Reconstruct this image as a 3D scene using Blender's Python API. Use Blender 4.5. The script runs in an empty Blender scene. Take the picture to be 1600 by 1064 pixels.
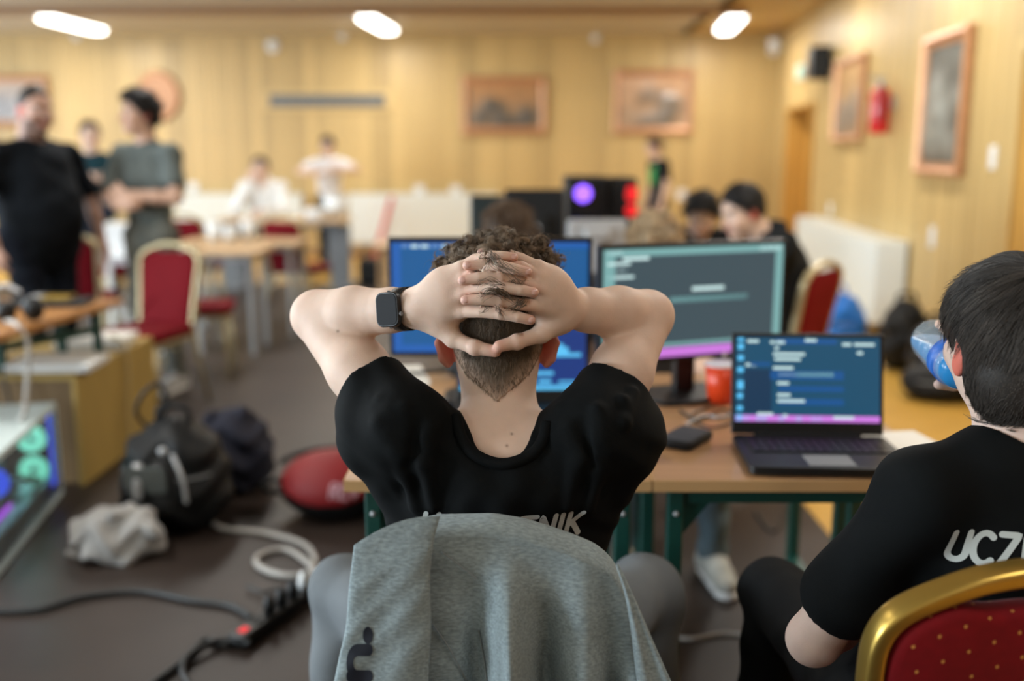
import bpy, bmesh, math, random
import numpy as np
from mathutils import Vector, Matrix
from mathutils.bvhtree import BVHTree
random.seed(7); rng = np.random.default_rng(7)
SC = bpy.context.scene
COL = SC.collection
PI = math.pi
def R(a): return math.radians(a)

# ------------------------------------------------------------------ camera, light, exposure
CAMZ, TILT, FPX = 1.42, R(10.6), 1556.0
cam_d = bpy.data.cameras.new('camera'); cam = bpy.data.objects.new('camera', cam_d); COL.objects.link(cam)
cam.location = (0, 0, CAMZ); cam.rotation_euler = (PI / 2 - TILT, 0, 0)
cam_d.sensor_width = 36; cam_d.lens = FPX / 1600 * 36
cam_d.dof.use_dof = True; cam_d.dof.focus_distance = 1.50; cam_d.dof.aperture_fstop = 1.4
cam_d.clip_start = .05
SC.camera = cam
SC.view_settings.view_transform = 'Standard'; SC.view_settings.look = 'None'
SC.view_settings.gamma = 1; SC.view_settings.use_curve_mapping = False
SC.view_settings.exposure = -0.06
try:
    SC.cycles.use_denoising = True; SC.cycles.max_bounces = 7; SC.cycles.diffuse_bounces = 4
    SC.cycles.sample_clamp_indirect = 4; SC.cycles.transparent_max_bounces = 8
    SC.cycles.caustics_reflective = False; SC.cycles.caustics_refractive = False
except Exception: pass
W = bpy.data.worlds.new('overcast_sky'); SC.world = W; W.use_nodes = True
W.node_tree.nodes['Background'].inputs[0].default_value = (.75, .88, 1, 1)
W.node_tree.nodes['Background'].inputs[1].default_value = 1.2

def area(name, loc, rot, sx, sy, power, col):
    d = bpy.data.lights.new(name, 'AREA'); d.shape = 'RECTANGLE'; d.size = sx; d.size_y = sy
    d.energy = power; d.color = col
    o = bpy.data.objects.new(name, d); COL.objects.link(o); o.location = loc; o.rotation_euler = rot
    return o
CEIL = 3.02
LAMP_COL = (1.0, .97, .91)
# fluorescent fittings: three visible ones at the far end, nearer rows are out of frame, the last two added as fill
LAMP_ROWS = [(12.6, 42), (9.6, 42), (6.6, 46), (3.4, 54), (.3, 21), (-2.4, 8)]
LAMP_X = [(-5.33), (-1.63), (2.65)]
# daylight from the window wall on the left and an added one behind the photographer's left shoulder, to brighten the boy's back
for i, (yy, pw) in enumerate(((-1.5, 520), (1.6, 480), (4.9, 250), (8.2, 130), (11.4, 130))):
    area('window_daylight', (-9.2, yy, 1.72), (0, R(-90), 0), 1.8, 1.8, pw, (.78, .90, 1.0))

def P(px, py, Y):
    dx = (px - 800) / FPX; dy = -(py - 532) / FPX
    d = (dx, math.cos(TILT) + dy * math.sin(TILT), -math.sin(TILT) + dy * math.cos(TILT))
    s = Y / d[1]
    return np.array((d[0] * s, Y, CAMZ + d[2] * s))
def PZ(px, py, z):
    dx = (px - 800) / FPX; dy = -(py - 532) / FPX
    d = (dx, math.cos(TILT) + dy * math.sin(TILT), -math.sin(TILT) + dy * math.cos(TILT))
    s = (z - CAMZ) / d[2]
    return np.array((d[0] * s, d[1] * s, z))

# ------------------------------------------------------------------ materials
def mat(name, col, rough=.6, metal=0, noise=None, bump=None, attr=False, emit=None, spec=.5, sheen=0, trans=0, stretch=None, rnd=0, sss=0, coat=0, coord='Object', ior=1.4, alpha=1):
    m = bpy.data.materials.new(name); m.use_nodes = True
    nt = m.node_tree; N = nt.nodes; L = nt.links; b = N['Principled BSDF']
    def put(k, v):
        if k in b.inputs: b.inputs[k].default_value = v
    c4 = (*col, 1)
    put('Base Color', c4); put('Roughness', rough); put('Metallic', metal); put('Specular IOR Level', spec)
    if sheen: put('Sheen Weight', sheen); put('Sheen Roughness', .35)
    if coat: put('Coat Weight', coat); put('Coat Roughness', .15)
    if alpha < 1: put('Alpha', alpha)
    if trans: put('Transmission Weight', trans); put('IOR', ior)
    if sss:
        put('Subsurface Weight', sss); put('Subsurface Radius', (1.0, .35, .2)); put('Subsurface Scale', .006)
    if emit:
        put('Emission Color', (*emit[0], 1)); put('Emission Strength', emit[1])
    src = None
    if attr:
        a = N.new('ShaderNodeAttribute'); a.attribute_name = 'col'; src = a.outputs['Color']
    tc = N.new('ShaderNodeTexCoord')
    vec = tc.outputs[coord]
    if stretch:
        mp = N.new('ShaderNodeMapping'); mp.inputs['Scale'].default_value = stretch; L.new(vec, mp.inputs[0]); vec = mp.outputs[0]
    if noise or rnd:
        if src is None:
            rgb = N.new('ShaderNodeRGB'); rgb.outputs[0].default_value = c4; src = rgb.outputs[0]
        if noise:
            nz = N.new('ShaderNodeTexNoise'); nz.inputs['Scale'].default_value = noise[0]; nz.inputs['Detail'].default_value = 5
            if stretch or coord == 'Object':
                L.new(vec, nz.inputs['Vector'])
            mr = N.new('ShaderNodeMapRange'); mr.inputs[1].default_value = .25; mr.inputs[2].default_value = .75
            mr.inputs[3].default_value = 1 - noise[1]; mr.inputs[4].default_value = 1 + noise[1]
            L.new(nz.outputs[0], mr.inputs[0])
            mx = N.new('ShaderNodeVectorMath'); mx.operation = 'SCALE'; L.new(src, mx.inputs[0]); L.new(mr.outputs[0], mx.inputs['Scale']); src = mx.outputs[0]
        if rnd:
            oi = N.new('ShaderNodeObjectInfo'); mr = N.new('ShaderNodeMapRange'); mr.inputs[3].default_value = 1 - rnd; mr.inputs[4].default_value = 1 + rnd
            L.new(oi.outputs['Random'], mr.inputs[0])
            mx = N.new('ShaderNodeVectorMath'); mx.operation = 'SCALE'; L.new(src, mx.inputs[0]); L.new(mr.outputs[0], mx.inputs['Scale']); src = mx.outputs[0]
    if src is not None: L.new(src, b.inputs['Base Color'])
    if bump:
        nz = N.new('ShaderNodeTexNoise'); nz.inputs['Scale'].default_value = bump[0]; nz.inputs['Detail'].default_value = 4
        L.new(vec, nz.inputs['Vector'])
        bp = N.new('ShaderNodeBump'); bp.inputs['Strength'].default_value = bump[1]; bp.inputs['Distance'].default_value = .002
        L.new(nz.outputs[0], bp.inputs['Height']); L.new(bp.outputs[0], b.inputs['Normal'])
    return m
M = {}
M['plank'] = mat('honey_wood_plank', (.53, .375, .155), .42, noise=(3, .10), stretch=(6, 6, .7), rnd=.15)
M['ceiling'] = mat('ceiling_board', (.57, .545, .50), .7, noise=(2, .05))
M['beam'] = mat('beam_wood', (.25, .12, .04), .5)
M['carpet'] = mat('brown_carpet', (.036, .0255, .021), .42, noise=(2.2, .25), bump=(350, .08), spec=.27)
M['parquet'] = mat('yellow_parquet', (.62, .36, .07), .35, noise=(3, .18), stretch=(1, 9, 1))
M['plaster'] = mat('cream_plaster', (.6, .56, .48), .8)
M['radiator'] = mat('white_enamel', (.72, .76, .74), .4)
M['white'] = mat('white_plastic', (.78, .80, .80), .4)
M['paper'] = mat('white_paper', (.8, .78, .72), .8)
M['black'] = mat('black_plastic', (.006, .0065, .007), .4, spec=.4)
M['blackmatte'] = mat('black_matte_plastic', (.008, .009, .010), .6, spec=.3)
M['grey'] = mat('grey_plastic', (.18, .19, .20), .5)
M['silver'] = mat('silver_plastic', (.45, .46, .47), .4, .3)
M['steel'] = mat('grey_steel', (.45, .46, .46), .4, .6)
M['gold'] = mat('gold_lacquer', (.50, .33, .075), .30, .85, noise=(6, .12))
M['goldpale'] = mat('pale_gold_lacquer', (.42, .345, .19), .4, .35)
M['desk'] = mat('beech_desk_top', (.42, .235, .11), .33, noise=(3, .10), stretch=(1.2, 14, 1), coat=.2)
M['deskedge'] = mat('beech_edge_band', (.55, .34, .15), .4)
M['lightwood'] = mat('light_table_top', (.60, .40, .22), .4, noise=(3, .08), stretch=(1, 8, 1))
M['green'] = mat('dark_green_paint', (.004, .055, .042), .4)
M['yellowwood'] = mat('yellow_plywood', (.40, .27, .07), .6, noise=(3, .10), stretch=(5, 5, .8))
M['bronze'] = mat('bronze_relief', (.34, .17, .085), .4, .35, noise=(6, .2))
M['frame'] = mat('copper_frame', (.52, .27, .14), .35, .4, noise=(14, .12))
M['canvasdark'] = mat('dark_canvas', (.10, .095, .075), .5, noise=(5, .35))
M['redmetal'] = mat('red_enamel', (.55, .008, .012), .3, coat=.4)
M['redplastic'] = mat('orange_red_plastic', (.75, .06, .012), .35)
M['blue'] = mat('bright_blue_cloth', (.01, .15, .55), .7, noise=(6, .2))
M['navy'] = mat('navy_cloth', (.008, .009, .022), .85)
M['bagblack'] = mat('black_nylon', (.004, .0045, .005), .55, noise=(9, .3), spec=.3)
M['bagred'] = mat('red_nylon', (.22, .002, .004), .6, noise=(6, .1))
M['greycloth'] = mat('pale_grey_cloth', (.36, .355, .345), .9, noise=(7, .15))
M['cablewhite'] = mat('white_cable', (.42, .40, .37), .5)
M['cableblack'] = mat('black_cable', (.010, .012, .013), .5)
M['lens'] = mat('white_diffuser', (.9, .9, .85), .4, emit=((1, .96, .88), 9))
M['glass'] = mat('clear_glass', (.9, .95, .95), .03, trans=1)
M['dark'] = mat('dark_screen_glass', (.006, .007, .009), .12)
def emis(name, col, s): return mat(name, tuple(min(1, c) * .1 for c in col), .5, emit=(col, s))
M['sc_blue'] = emis('screen_blue', (.012, .105, .30), 1)
M['sc_navy'] = emis('screen_navy', (.006, .035, .20), 1)
M['sc_bright'] = emis('screen_bright_blue', (.02, .13, .48), .9)
M['sc_slate'] = emis('screen_slate', (.050, .085, .105), 1)
M['sc_teal'] = emis('screen_pale_teal', (.20, .42, .42), 1)
M['sc_white'] = emis('screen_white', (.62, .85, .85), 1.0)
M['sc_cyan'] = emis('screen_cyan', (.10, .50, .85), 1.1)
M['sc_pink'] = emis('screen_magenta', (.62, .20, .75), 1.0)
M['sc_lilac'] = emis('screen_lilac', (.45, .38, .80), 1.0)
M['sc_petrol'] = emis('screen_petrol', (.006, .072, .145), 1)
M['sc_deep'] = emis('screen_deep_petrol', (.005, .035, .085), 1)
M['sc_sel'] = emis('screen_selection', (.006, .085, .28), 1)
M['ledgreen'] = emis('led_mint', (.25, .95, .70), 1.05)
M['ledblue'] = emis('led_blue', (.03, .10, .9), 1.2)
M['ledpurple'] = emis('led_purple', (.26, .10, 1.0), 3)
M['ledviolet'] = emis('led_violet', (.5, .05, .9), 1.5)
M['ledred'] = emis('led_red', (1.0, .012, .02), 1.0)
M['ledexit'] = emis('exit_green', (.45, .95, .75), 1.2)

def red_fabric():
    m = mat('red_dotted_fabric', (.17, .003, .006), .8, noise=(60, .12), sheen=.08, spec=.2)
    nt = m.node_tree; N = nt.nodes; L = nt.links; b = N['Principled BSDF']
    tc = N.new('ShaderNodeTexCoord'); sp = N.new('ShaderNodeSeparateXYZ'); L.new(tc.outputs['Object'], sp.inputs[0])
    def mth(op, a, bb=None):
        n = N.new('ShaderNodeMath'); n.operation = op
        for i, v in enumerate((a, bb)):
            if v is None: continue
            if isinstance(v, (int, float)): n.inputs[i].default_value = v
            else: L.new(v, n.inputs[i])
        return n.outputs[0]
    yz = mth('ADD', sp.outputs[2], sp.outputs[1])
    u = mth('ADD', mth('MULTIPLY', sp.outputs[0], 29.0), mth('MULTIPLY', yz, 9.5))
    v = mth('SUBTRACT', mth('MULTIPLY', yz, 29.0), mth('MULTIPLY', sp.outputs[0], 9.5))
    du = mth('ABSOLUTE', mth('SUBTRACT', mth('FRACT', u), .5)); dv = mth('ABSOLUTE', mth('SUBTRACT', mth('FRACT', v), .5))
    msk = mth('LESS_THAN', mth('MAXIMUM', du, dv), .055)
    old = b.inputs['Base Color'].links[0].from_socket
    mx = N.new('ShaderNodeMix'); mx.data_type = 'RGBA'; L.new(msk, mx.inputs[0]); L.new(old, mx.inputs[6]); mx.inputs[7].default_value = (.62, .30, .07, 1)
    L.new(mx.outputs[2], b.inputs['Base Color'])
    return m
M['redfab'] = red_fabric()
M['redfabplain'] = mat('red_velour', (.155, .003, .008), .75, noise=(30, .1), spec=.15)
M['skin'] = mat('skin', (.6, .4, .3), .58, attr=True, noise=(35, .05), bump=(420, .15), sss=.2, spec=.35)
M['skinbg'] = mat('skin_plain', (.6, .4, .3), .55, attr=True)
M['eye'] = mat('eye', (.8, .8, .8), .15, attr=True)
M['tee'] = mat('black_cotton', (.0022, .0032, .0036), .85, noise=(18, .2), bump=(900, .25), spec=.15)
M['hood'] = mat('heather_grey_jersey', (.245, .300, .315), .95, noise=(330, .34), stretch=(.35, 1, 1), bump=(600, .4), sheen=.08, spec=.2)
M['hair'] = mat('brown_hair', (.028, .019, .012), .52, noise=(8, .3), attr=True, spec=.3)
M['print'] = mat('pale_grey_print', (.50, .55, .53), .7)
M['printnavy'] = mat('navy_print', (.006, .010, .022), .7)
M['trouser'] = mat('grey_twill', (.115, .13, .14), .85, noise=(14, .12), bump=(600, .3))
M['trouserdark'] = mat('black_twill', (.004, .005, .006), .8, spec=.2)
M['jeans'] = mat('washed_blue_denim', (.11, .165, .20), .85, noise=(9, .2))
M['sneaker'] = mat('pale_sneaker', (.42, .43, .40), .7)
_cm = {}
def cloth(col):
    if col not in _cm: _cm[col] = mat('cloth', col, .85, noise=(9, .12), spec=.15)
    return _cm[col]

# ------------------------------------------------------------------ object helpers
def tag(o, label=None, cat=None, group=None, kind=None):
    if label: o['label'] = label
    if cat: o['category'] = cat
    if group: o['group'] = group
    if kind: o['kind'] = kind
    return o
def thing(name, label, cat, loc=(0, 0, 0), rz=0, group=None):
    o = bpy.data.objects.new(name, None); o.empty_display_size = .05; COL.objects.link(o)
    o.location = tuple(float(v) for v in loc); o.rotation_euler = (0, 0, rz)
    return tag(o, label, cat, group)
def kids(o): return [c for c in COL.objects if c.parent == o]
def dup(root, loc, rz=None, label=None, group=None):
    allobj = list(COL.objects)
    ch = {}
    for c in allobj: ch.setdefault(c.parent, []).append(c)
    r = root.copy(); COL.objects.link(r); r.location = tuple(float(v) for v in loc)
    if rz is not None: r.rotation_euler = (0, 0, rz)
    if label: r['label'] = label
    if group: r['group'] = group
    for a in ch.get(root, []):
        b = a.copy(); COL.objects.link(b); b.parent = r
        for g in ch.get(a, []):
            d = g.copy(); COL.objects.link(d); d.parent = b
    return r
def mesh_np(name, V, Fq, m, parent=None, smooth=True, cols=None, sub=None):
    """vertices Nx3, faces MxK (all the same K)"""
    V = np.asarray(V, np.float32); Fq = np.asarray(Fq, np.int32)
    if sub is not None: V = V - np.asarray(sub, np.float32)
    me = bpy.data.meshes.new(name); K = Fq.shape[1]
    me.vertices.add(len(V)); me.vertices.foreach_set('co', V.ravel())
    me.loops.add(Fq.size); me.loops.foreach_set('vertex_index', Fq.ravel())
    me.polygons.add(len(Fq)); me.polygons.foreach_set('loop_start', np.arange(0, Fq.size, K, dtype=np.int32))
    me.update(calc_edges=True)
    me.polygons.foreach_set('use_smooth', np.full(len(Fq), smooth)); me.update()
    if cols is not None:
        a = me.color_attributes.new('col', 'FLOAT_COLOR', 'POINT')
        c4 = np.ones((len(V), 4), np.float32); c4[:, :3] = cols; a.data.foreach_set('color', c4.ravel())
    me.materials.append(m)
    o = bpy.data.objects.new(name, me); COL.objects.link(o); o.parent = parent
    return o
def frame_of(d):
    d = Vector(d).normalized(); a = Vector((0, 0, 1)) if abs(d.z) < .9 else Vector((1, 0, 0))
    u = d.cross(a).normalized(); return u, d.cross(u).normalized()
class MB:
    def __init__(s): s.v = []; s.f = []
    def add(s, vs, fs):
        n = len(s.v); s.v += [tuple(map(float, v)) for v in vs]; s.f += [tuple(i + n for i in f) for f in fs]; return s
    def box(s, c, d, rot=None):
        c = Vector(c); vs = []
        for z in (-1, 1):
            for x, y in ((-1, -1), (1, -1), (1, 1), (-1, 1)):
                p = Vector((x * d[0] / 2, y * d[1] / 2, z * d[2] / 2))
                if rot is not None: p = rot @ p
                vs.append(c + p)
        return s.add(vs, [(3, 2, 1, 0), (4, 5, 6, 7), (0, 1, 5, 4), (1, 2, 6, 5), (2, 3, 7, 6), (3, 0, 4, 7)])
    def tube(s, pts, r, n=10, closed=False):
        pts = [Vector(p) for p in pts]; m = len(pts); rs = r if isinstance(r, (list, tuple)) else [r] * m
        u = None; vs = []
        for i, p in enumerate(pts):
            a = pts[(i - 1) % m] if (closed or i) else p; b = pts[(i + 1) % m] if (closed or i < m - 1) else p
            d = (b - a).normalized()
            if u is None: u, w = frame_of(d)
            else:
                u = (u - d * u.dot(d)).normalized(); w = d.cross(u).normalized()
            for k in range(n):
                t = 2 * PI * k / n; vs.append(p + (u * math.cos(t) + w * math.sin(t)) * rs[i])
        fs = []
        for i in range(m if closed else m - 1):
            for k in range(n):
                a = i * n + k; b = i * n + (k + 1) % n; j = (i + 1) % m
                fs.append((a, b, j * n + (k + 1) % n, j * n + k))
        if not closed:
            fs.append(tuple(range(n - 1, -1, -1))); fs.append(tuple((m - 1) * n + k for k in range(n)))
        return s.add(vs, fs)
    def cyl(s, a, b, ra, rb=None, n=16): return s.tube([a, b], [ra, ra if rb is None else rb], n)
    def lathe(s, prof, c=(0, 0, 0), n=24, axis=(0, 0, 1)):
        c = Vector(c); ax = Vector(axis).normalized(); u, w = frame_of(ax); vs = []; m = len(prof)
        for r, z in prof:
            for k in range(n):
                t = 2 * PI * k / n; vs.append(c + ax * z + (u * math.cos(t) + w * math.sin(t)) * r)
        fs = [(i * n + k, i * n + (k + 1) % n, (i + 1) * n + (k + 1) % n, (i + 1) * n + k) for i in range(m - 1) for k in range(n)]
        fs.append(tuple(range(n - 1, -1, -1))); fs.append(tuple((m - 1) * n + k for k in range(n)))
        return s.add(vs, fs)
    def prism(s, out, f):
        """out: 2d outline, f(a,b,side)->3d for side 0/1"""
        n = len(out); vs = [f(a, b, 0) for a, b in out] + [f(a, b, 1) for a, b in out]
        fs = [tuple(range(n - 1, -1, -1)), tuple(range(n, 2 * n))] + [(i, (i + 1) % n, n + (i + 1) % n, n + i) for i in range(n)]
        return s.add(vs, fs)
    def sweep(s, path, prof, nrm, closed=False):
        """path 3d in a plane with normal nrm; prof (in-plane offset, offset along nrm)"""
        path = [Vector(p) for p in path]; nrm = Vector(nrm).normalized(); m = len(path); n = len(prof); vs = []
        for i, p in enumerate(path):
            a = path[(i - 1) % m] if (closed or i) else p; b = path[(i + 1) % m] if (closed or i < m - 1) else p
            d = (b - a).normalized(); w = nrm.cross(d).normalized()
            for q, r in prof: vs.append(p + w * q + nrm * r)
        fs = []
        for i in range(m if closed else m - 1):
            j = (i + 1) % m
            for k in range(n): fs.append((i * n + k, i * n + (k + 1) % n, j * n + (k + 1) % n, j * n + k))
        if not closed: fs.append(tuple(range(n - 1, -1, -1))); fs.append(tuple((m - 1) * n + k for k in range(n)))
        return s.add(vs, fs)
    def ball(s, c, r, n=14, rot=None):
        r = (r, r, r) if isinstance(r, (int, float)) else r; c = Vector(c); m = n // 2 + 1; vs = []
        for i in range(m + 1):
            a = PI * i / m
            for k in range(n):
                t = 2 * PI * k / n; p = Vector((r[0] * math.sin(a) * math.cos(t), r[1] * math.sin(a) * math.sin(t), r[2] * math.cos(a)))
                vs.append(c + (rot @ p if rot is not None else p))
        return s.add(vs, [(i * n + k, (i + 1) * n + k, (i + 1) * n + (k + 1) % n, i * n + (k + 1) % n) for i in range(m) for k in range(n)])
    def build(s, name, m, parent=None, smooth=None, bevel=0, seg=2, sub=None):
        me = bpy.data.meshes.new(name); vs = s.v
        if sub is not None: vs = [(a - sub[0], b - sub[1], c - sub[2]) for a, b, c in vs]
        me.from_pydata(vs, [], s.f); me.update()
        b_ = bmesh.new(); b_.from_mesh(me); bmesh.ops.recalc_face_normals(b_, faces=b_.faces[:]); b_.to_mesh(me); b_.free()
        if smooth: me.polygons.foreach_set('use_smooth', [True] * len(me.polygons))
        me.materials.append(m)
        o = bpy.data.objects.new(name, me); COL.objects.link(o); o.parent = parent
        if bevel:
            b = o.modifiers.new('bevel', 'BEVEL'); b.width = bevel; b.segments = seg; b.limit_method = 'ANGLE'; b.angle_limit = R(40)
            me.polygons.foreach_set('use_smooth', [True] * len(me.polygons))
            try: b.harden_normals = True
            except Exception: pass
        return o
def rrect(w, h, r, n=4):
    out = []
    for cx, cy, a0 in ((w / 2 - r, h / 2 - r, 0), (-w / 2 + r, h / 2 - r, 90), (-w / 2 + r, -h / 2 + r, 180), (w / 2 - r, -h / 2 + r, 270)):
        for k in range(n + 1):
            a = R(a0 + 90 * k / n); out.append((cx + r * math.cos(a), cy + r * math.sin(a)))
    return out
def spline(pts, n=8, closed=False):
    pts = [np.asarray(p, float) for p in pts]; m = len(pts); out = []
    for i in range(m if closed else m - 1):
        g = lambda j: pts[j % m] if closed else pts[min(max(j, 0), m - 1)]
        a, b, c, d = g(i - 1), g(i), g(i + 1), g(i + 2)
        for k in range(n):
            t = k / n
            out.append(.5 * (2 * b + (c - a) * t + (2 * a - 5 * b + 4 * c - d) * t * t + (3 * b - a - 3 * c + d) * t ** 3))
    if not closed: out.append(pts[-1])
    return out
def structure(name, mb, m, bevel=0):
    o = mb.build(name, m, None, bevel=bevel); o['kind'] = 'structure'; return o

# ------------------------------------------------------------------ implicit surfaces for bodies and cloth
def vec(*a): return np.array(a, float)
def nrm(v): v = np.asarray(v, float); return v / (np.linalg.norm(v) + 1e-12)
class Field:
    def __init__(s, lo, hi, res, pad=.03):
        s.lo = np.asarray(lo, np.float32); s.res = res; s.pad = pad
        n = np.ceil((np.asarray(hi) - np.asarray(lo)) / res).astype(int) + 1
        s.n = n; s.d = np.full(n, .5, np.float32)
        s.ax = [(s.lo[i] + res * np.arange(n[i])).astype(np.float32) for i in range(3)]
    def op(s, fn, lo, hi, k=0., mode='u'):
        i0 = np.clip(np.floor((np.asarray(lo) - s.lo) / s.res).astype(int), 0, s.n)
        i1 = np.clip(np.ceil((np.asarray(hi) - s.lo) / s.res).astype(int) + 1, 0, s.n)
        if (i1 <= i0).any(): return s
        sl = tuple(slice(a, b) for a, b in zip(i0, i1))
        X = s.ax[0][sl[0]][:, None, None]; Y = s.ax[1][sl[1]][None, :, None]; Z = s.ax[2][sl[2]][None, None, :]
        v = fn(X, Y, Z).astype(np.float32); D = s.d[sl]
        if mode == 'u':
            if k:
                h = np.clip(.5 + .5 * (D - v) / k, 0, 1); s.d[sl] = D * (1 - h) + v * h - k * h * (1 - h)
            else: s.d[sl] = np.minimum(D, v)
        elif mode == 's':
            if k:
                h = np.clip(.5 - .5 * (D + v) / k, 0, 1); s.d[sl] = D * (1 - h) - v * h + k * h * (1 - h)
            else: s.d[sl] = np.maximum(D, -v)
        elif mode == 'i': s.d[sl] = np.maximum(D, v)
        elif mode == 'add': s.d[sl] = D + v
        return s
    def cap(s, a, b, ra, rb=None, k=.01, flat=None, mode='u'):
        rb = ra if rb is None else rb; a = np.asarray(a, float); b = np.asarray(b, float); r = max(ra, rb); ba = b - a; bb = max(float(ba @ ba), 1e-9)
        e = r + k + s.pad + 2 * s.res
        def fn(X, Y, Z):
            px, py, pz = X - a[0], Y - a[1], Z - a[2]
            t = np.clip((px * ba[0] + py * ba[1] + pz * ba[2]) / bb, 0, 1)
            qx, qy, qz = px - t * ba[0], py - t * ba[1], pz - t * ba[2]
            if flat is None: return np.sqrt(qx * qx + qy * qy + qz * qz) - (ra + (rb - ra) * t)
            u, f = flat; w = qx * u[0] + qy * u[1] + qz * u[2]; g = 1 / f
            q2 = qx * qx + qy * qy + qz * qz + (g * g - 1) * w * w
            dist = np.sqrt(q2) - (ra + (rb - ra) * t)
            gr = np.sqrt(np.maximum(q2 + (g ** 4 - g * g) * w * w, 1e-12)) / np.sqrt(np.maximum(q2, 1e-12))
            return dist / np.maximum(gr, 1)
        return s.op(fn, np.minimum(a, b) - e, np.maximum(a, b) + e, k, mode)
    def ell(s, c, r, B=None, k=.01, mode='u'):
        c = np.asarray(c, float); r = np.asarray(r, float); e = r.max() + k + s.pad + 2 * s.res
        B = np.eye(3) if B is None else np.asarray(B, float)      # rows are the axes
        def fn(X, Y, Z):
            p = (X - c[0], Y - c[1], Z - c[2]); q = [p[0] * B[i][0] + p[1] * B[i][1] + p[2] * B[i][2] for i in range(3)]
            k0 = np.sqrt(sum((q[i] / r[i]) ** 2 for i in range(3))); k1 = np.sqrt(sum((q[i] / r[i] ** 2) ** 2 for i in range(3))) + 1e-9
            return k0 * (k0 - 1) / k1
        return s.op(fn, c - e, c + e, k, mode)
    def path(s, pts, rs, k=.01, flat=None, mode='u'):
        for i in range(len(pts) - 1): s.cap(pts[i], pts[i + 1], rs[i], rs[i + 1], k, flat, mode)
        return s
    def plane(s, p, n):
        p = np.asarray(p, float); n = nrm(n)
        return s.op(lambda X, Y, Z: (X - p[0]) * n[0] + (Y - p[1]) * n[1] + (Z - p[2]) * n[2], s.lo - 1, s.lo + s.n * s.res + 1, 0, 'i')
    def fnall(s, fn, mode='add'):
        return s.op(fn, s.lo - 1, s.lo + s.n * s.res + 1, 0, mode)
    def mesh(s):
        d = s.d; S = d < 0
        d[0] = d[-1] = .5; d[:, 0] = d[:, -1] = .5; d[:, :, 0] = d[:, :, -1] = .5; S = d < 0
        c = np.zeros(tuple(s.n - 1), np.int8); offs = [(i, j, k) for i in (0, 1) for j in (0, 1) for k in (0, 1)]
        nx, ny, nz = s.n
        for i, j, k in offs: c += S[i:nx - 1 + i, j:ny - 1 + j, k:nz - 1 + k]
        act = (c > 0) & (c < 8); ci = np.argwhere(act); idx = np.full(act.shape, -1, np.int32); idx[act] = np.arange(len(ci))
        val = np.stack([d[ci[:, 0] + o[0], ci[:, 1] + o[1], ci[:, 2] + o[2]] for o in offs], 1)
        acc = np.zeros((len(ci), 3), np.float32); cnt = np.zeros(len(ci), np.float32)
        for a in range(8):
            for b in range(a + 1, 8):
                df = [offs[b][q] - offs[a][q] for q in range(3)]
                if sum(map(abs, df)) != 1: continue
                va, vb = val[:, a], val[:, b]; m = (va < 0) != (vb < 0); t = np.where(m, va / np.where(m, va - vb, 1), 0)
                for q in range(3): acc[:, q] += np.where(m, offs[a][q] + t * df[q], 0)
                cnt += m
        V = s.lo + (ci + acc / cnt[:, None]) * s.res
        Q = []
        def faces(ch, ia, flip):
            q = np.stack(ia, 1); q = np.where(flip[:, None], q[:, ::-1], q); Q.append(q)
        e = np.argwhere(S[:-1, 1:-1, 1:-1] != S[1:, 1:-1, 1:-1]); i, j, k = e[:, 0], e[:, 1] + 1, e[:, 2] + 1
        faces(None, [idx[i, j - 1, k - 1], idx[i, j, k - 1], idx[i, j, k], idx[i, j - 1, k]], ~S[i, j, k])
        e = np.argwhere(S[1:-1, :-1, 1:-1] != S[1:-1, 1:, 1:-1]); i, j, k = e[:, 0] + 1, e[:, 1], e[:, 2] + 1
        faces(None, [idx[i - 1, j, k - 1], idx[i - 1, j, k], idx[i, j, k], idx[i, j, k - 1]], ~S[i, j, k])
        e = np.argwhere(S[1:-1, 1:-1, :-1] != S[1:-1, 1:-1, 1:]); i, j, k = e[:, 0] + 1, e[:, 1] + 1, e[:, 2]
        faces(None, [idx[i - 1, j - 1, k], idx[i, j - 1, k], idx[i, j, k], idx[i - 1, j, k]], ~S[i, j, k])
        return V, np.concatenate(Q)
def biggest(V, Q):
    """keep only the largest connected piece"""
    n = len(V); lab = np.arange(n)
    for _ in range(400):
        m = lab[Q].min(1); new = lab.copy()
        for c in range(4): np.minimum.at(new, Q[:, c], m)
        new = new[new]
        if (new == lab).all(): break
        lab = new
    u, c = np.unique(lab, return_counts=True); keep = lab == u[c.argmax()]
    if keep.all(): return V, Q
    ren = np.cumsum(keep) - 1
    return V[keep], ren[Q[keep[Q].all(1)]]
def normals_of(V, Q):
    n = np.cross(V[Q[:, 2]] - V[Q[:, 0]], V[Q[:, 3]] - V[Q[:, 1]]); N = np.zeros_like(V)
    for c in range(4): np.add.at(N, Q[:, c], n)
    return N / (np.linalg.norm(N, axis=1, keepdims=True) + 1e-12)
def hugged(pts, hug):
    """keep hair lying on the skull: same ellipsoid level as its root"""
    c, B, r, up = hug; out = [pts[0]]; loc = lambda q: np.stack([(q - c) @ B[i] / r[i] for i in range(3)], 1); m0 = np.linalg.norm(loc(pts[0]), axis=1)
    for i, q in enumerate(pts[1:]):
        l = loc(q); m = np.linalg.norm(l, axis=1); f = (m0 * (1 + up * (i + 1) / len(pts)) / m); f = np.clip(f * .9 + .1, .6, 1.3); out.append(c + (q - c) * f[:, None])
    return out
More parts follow.
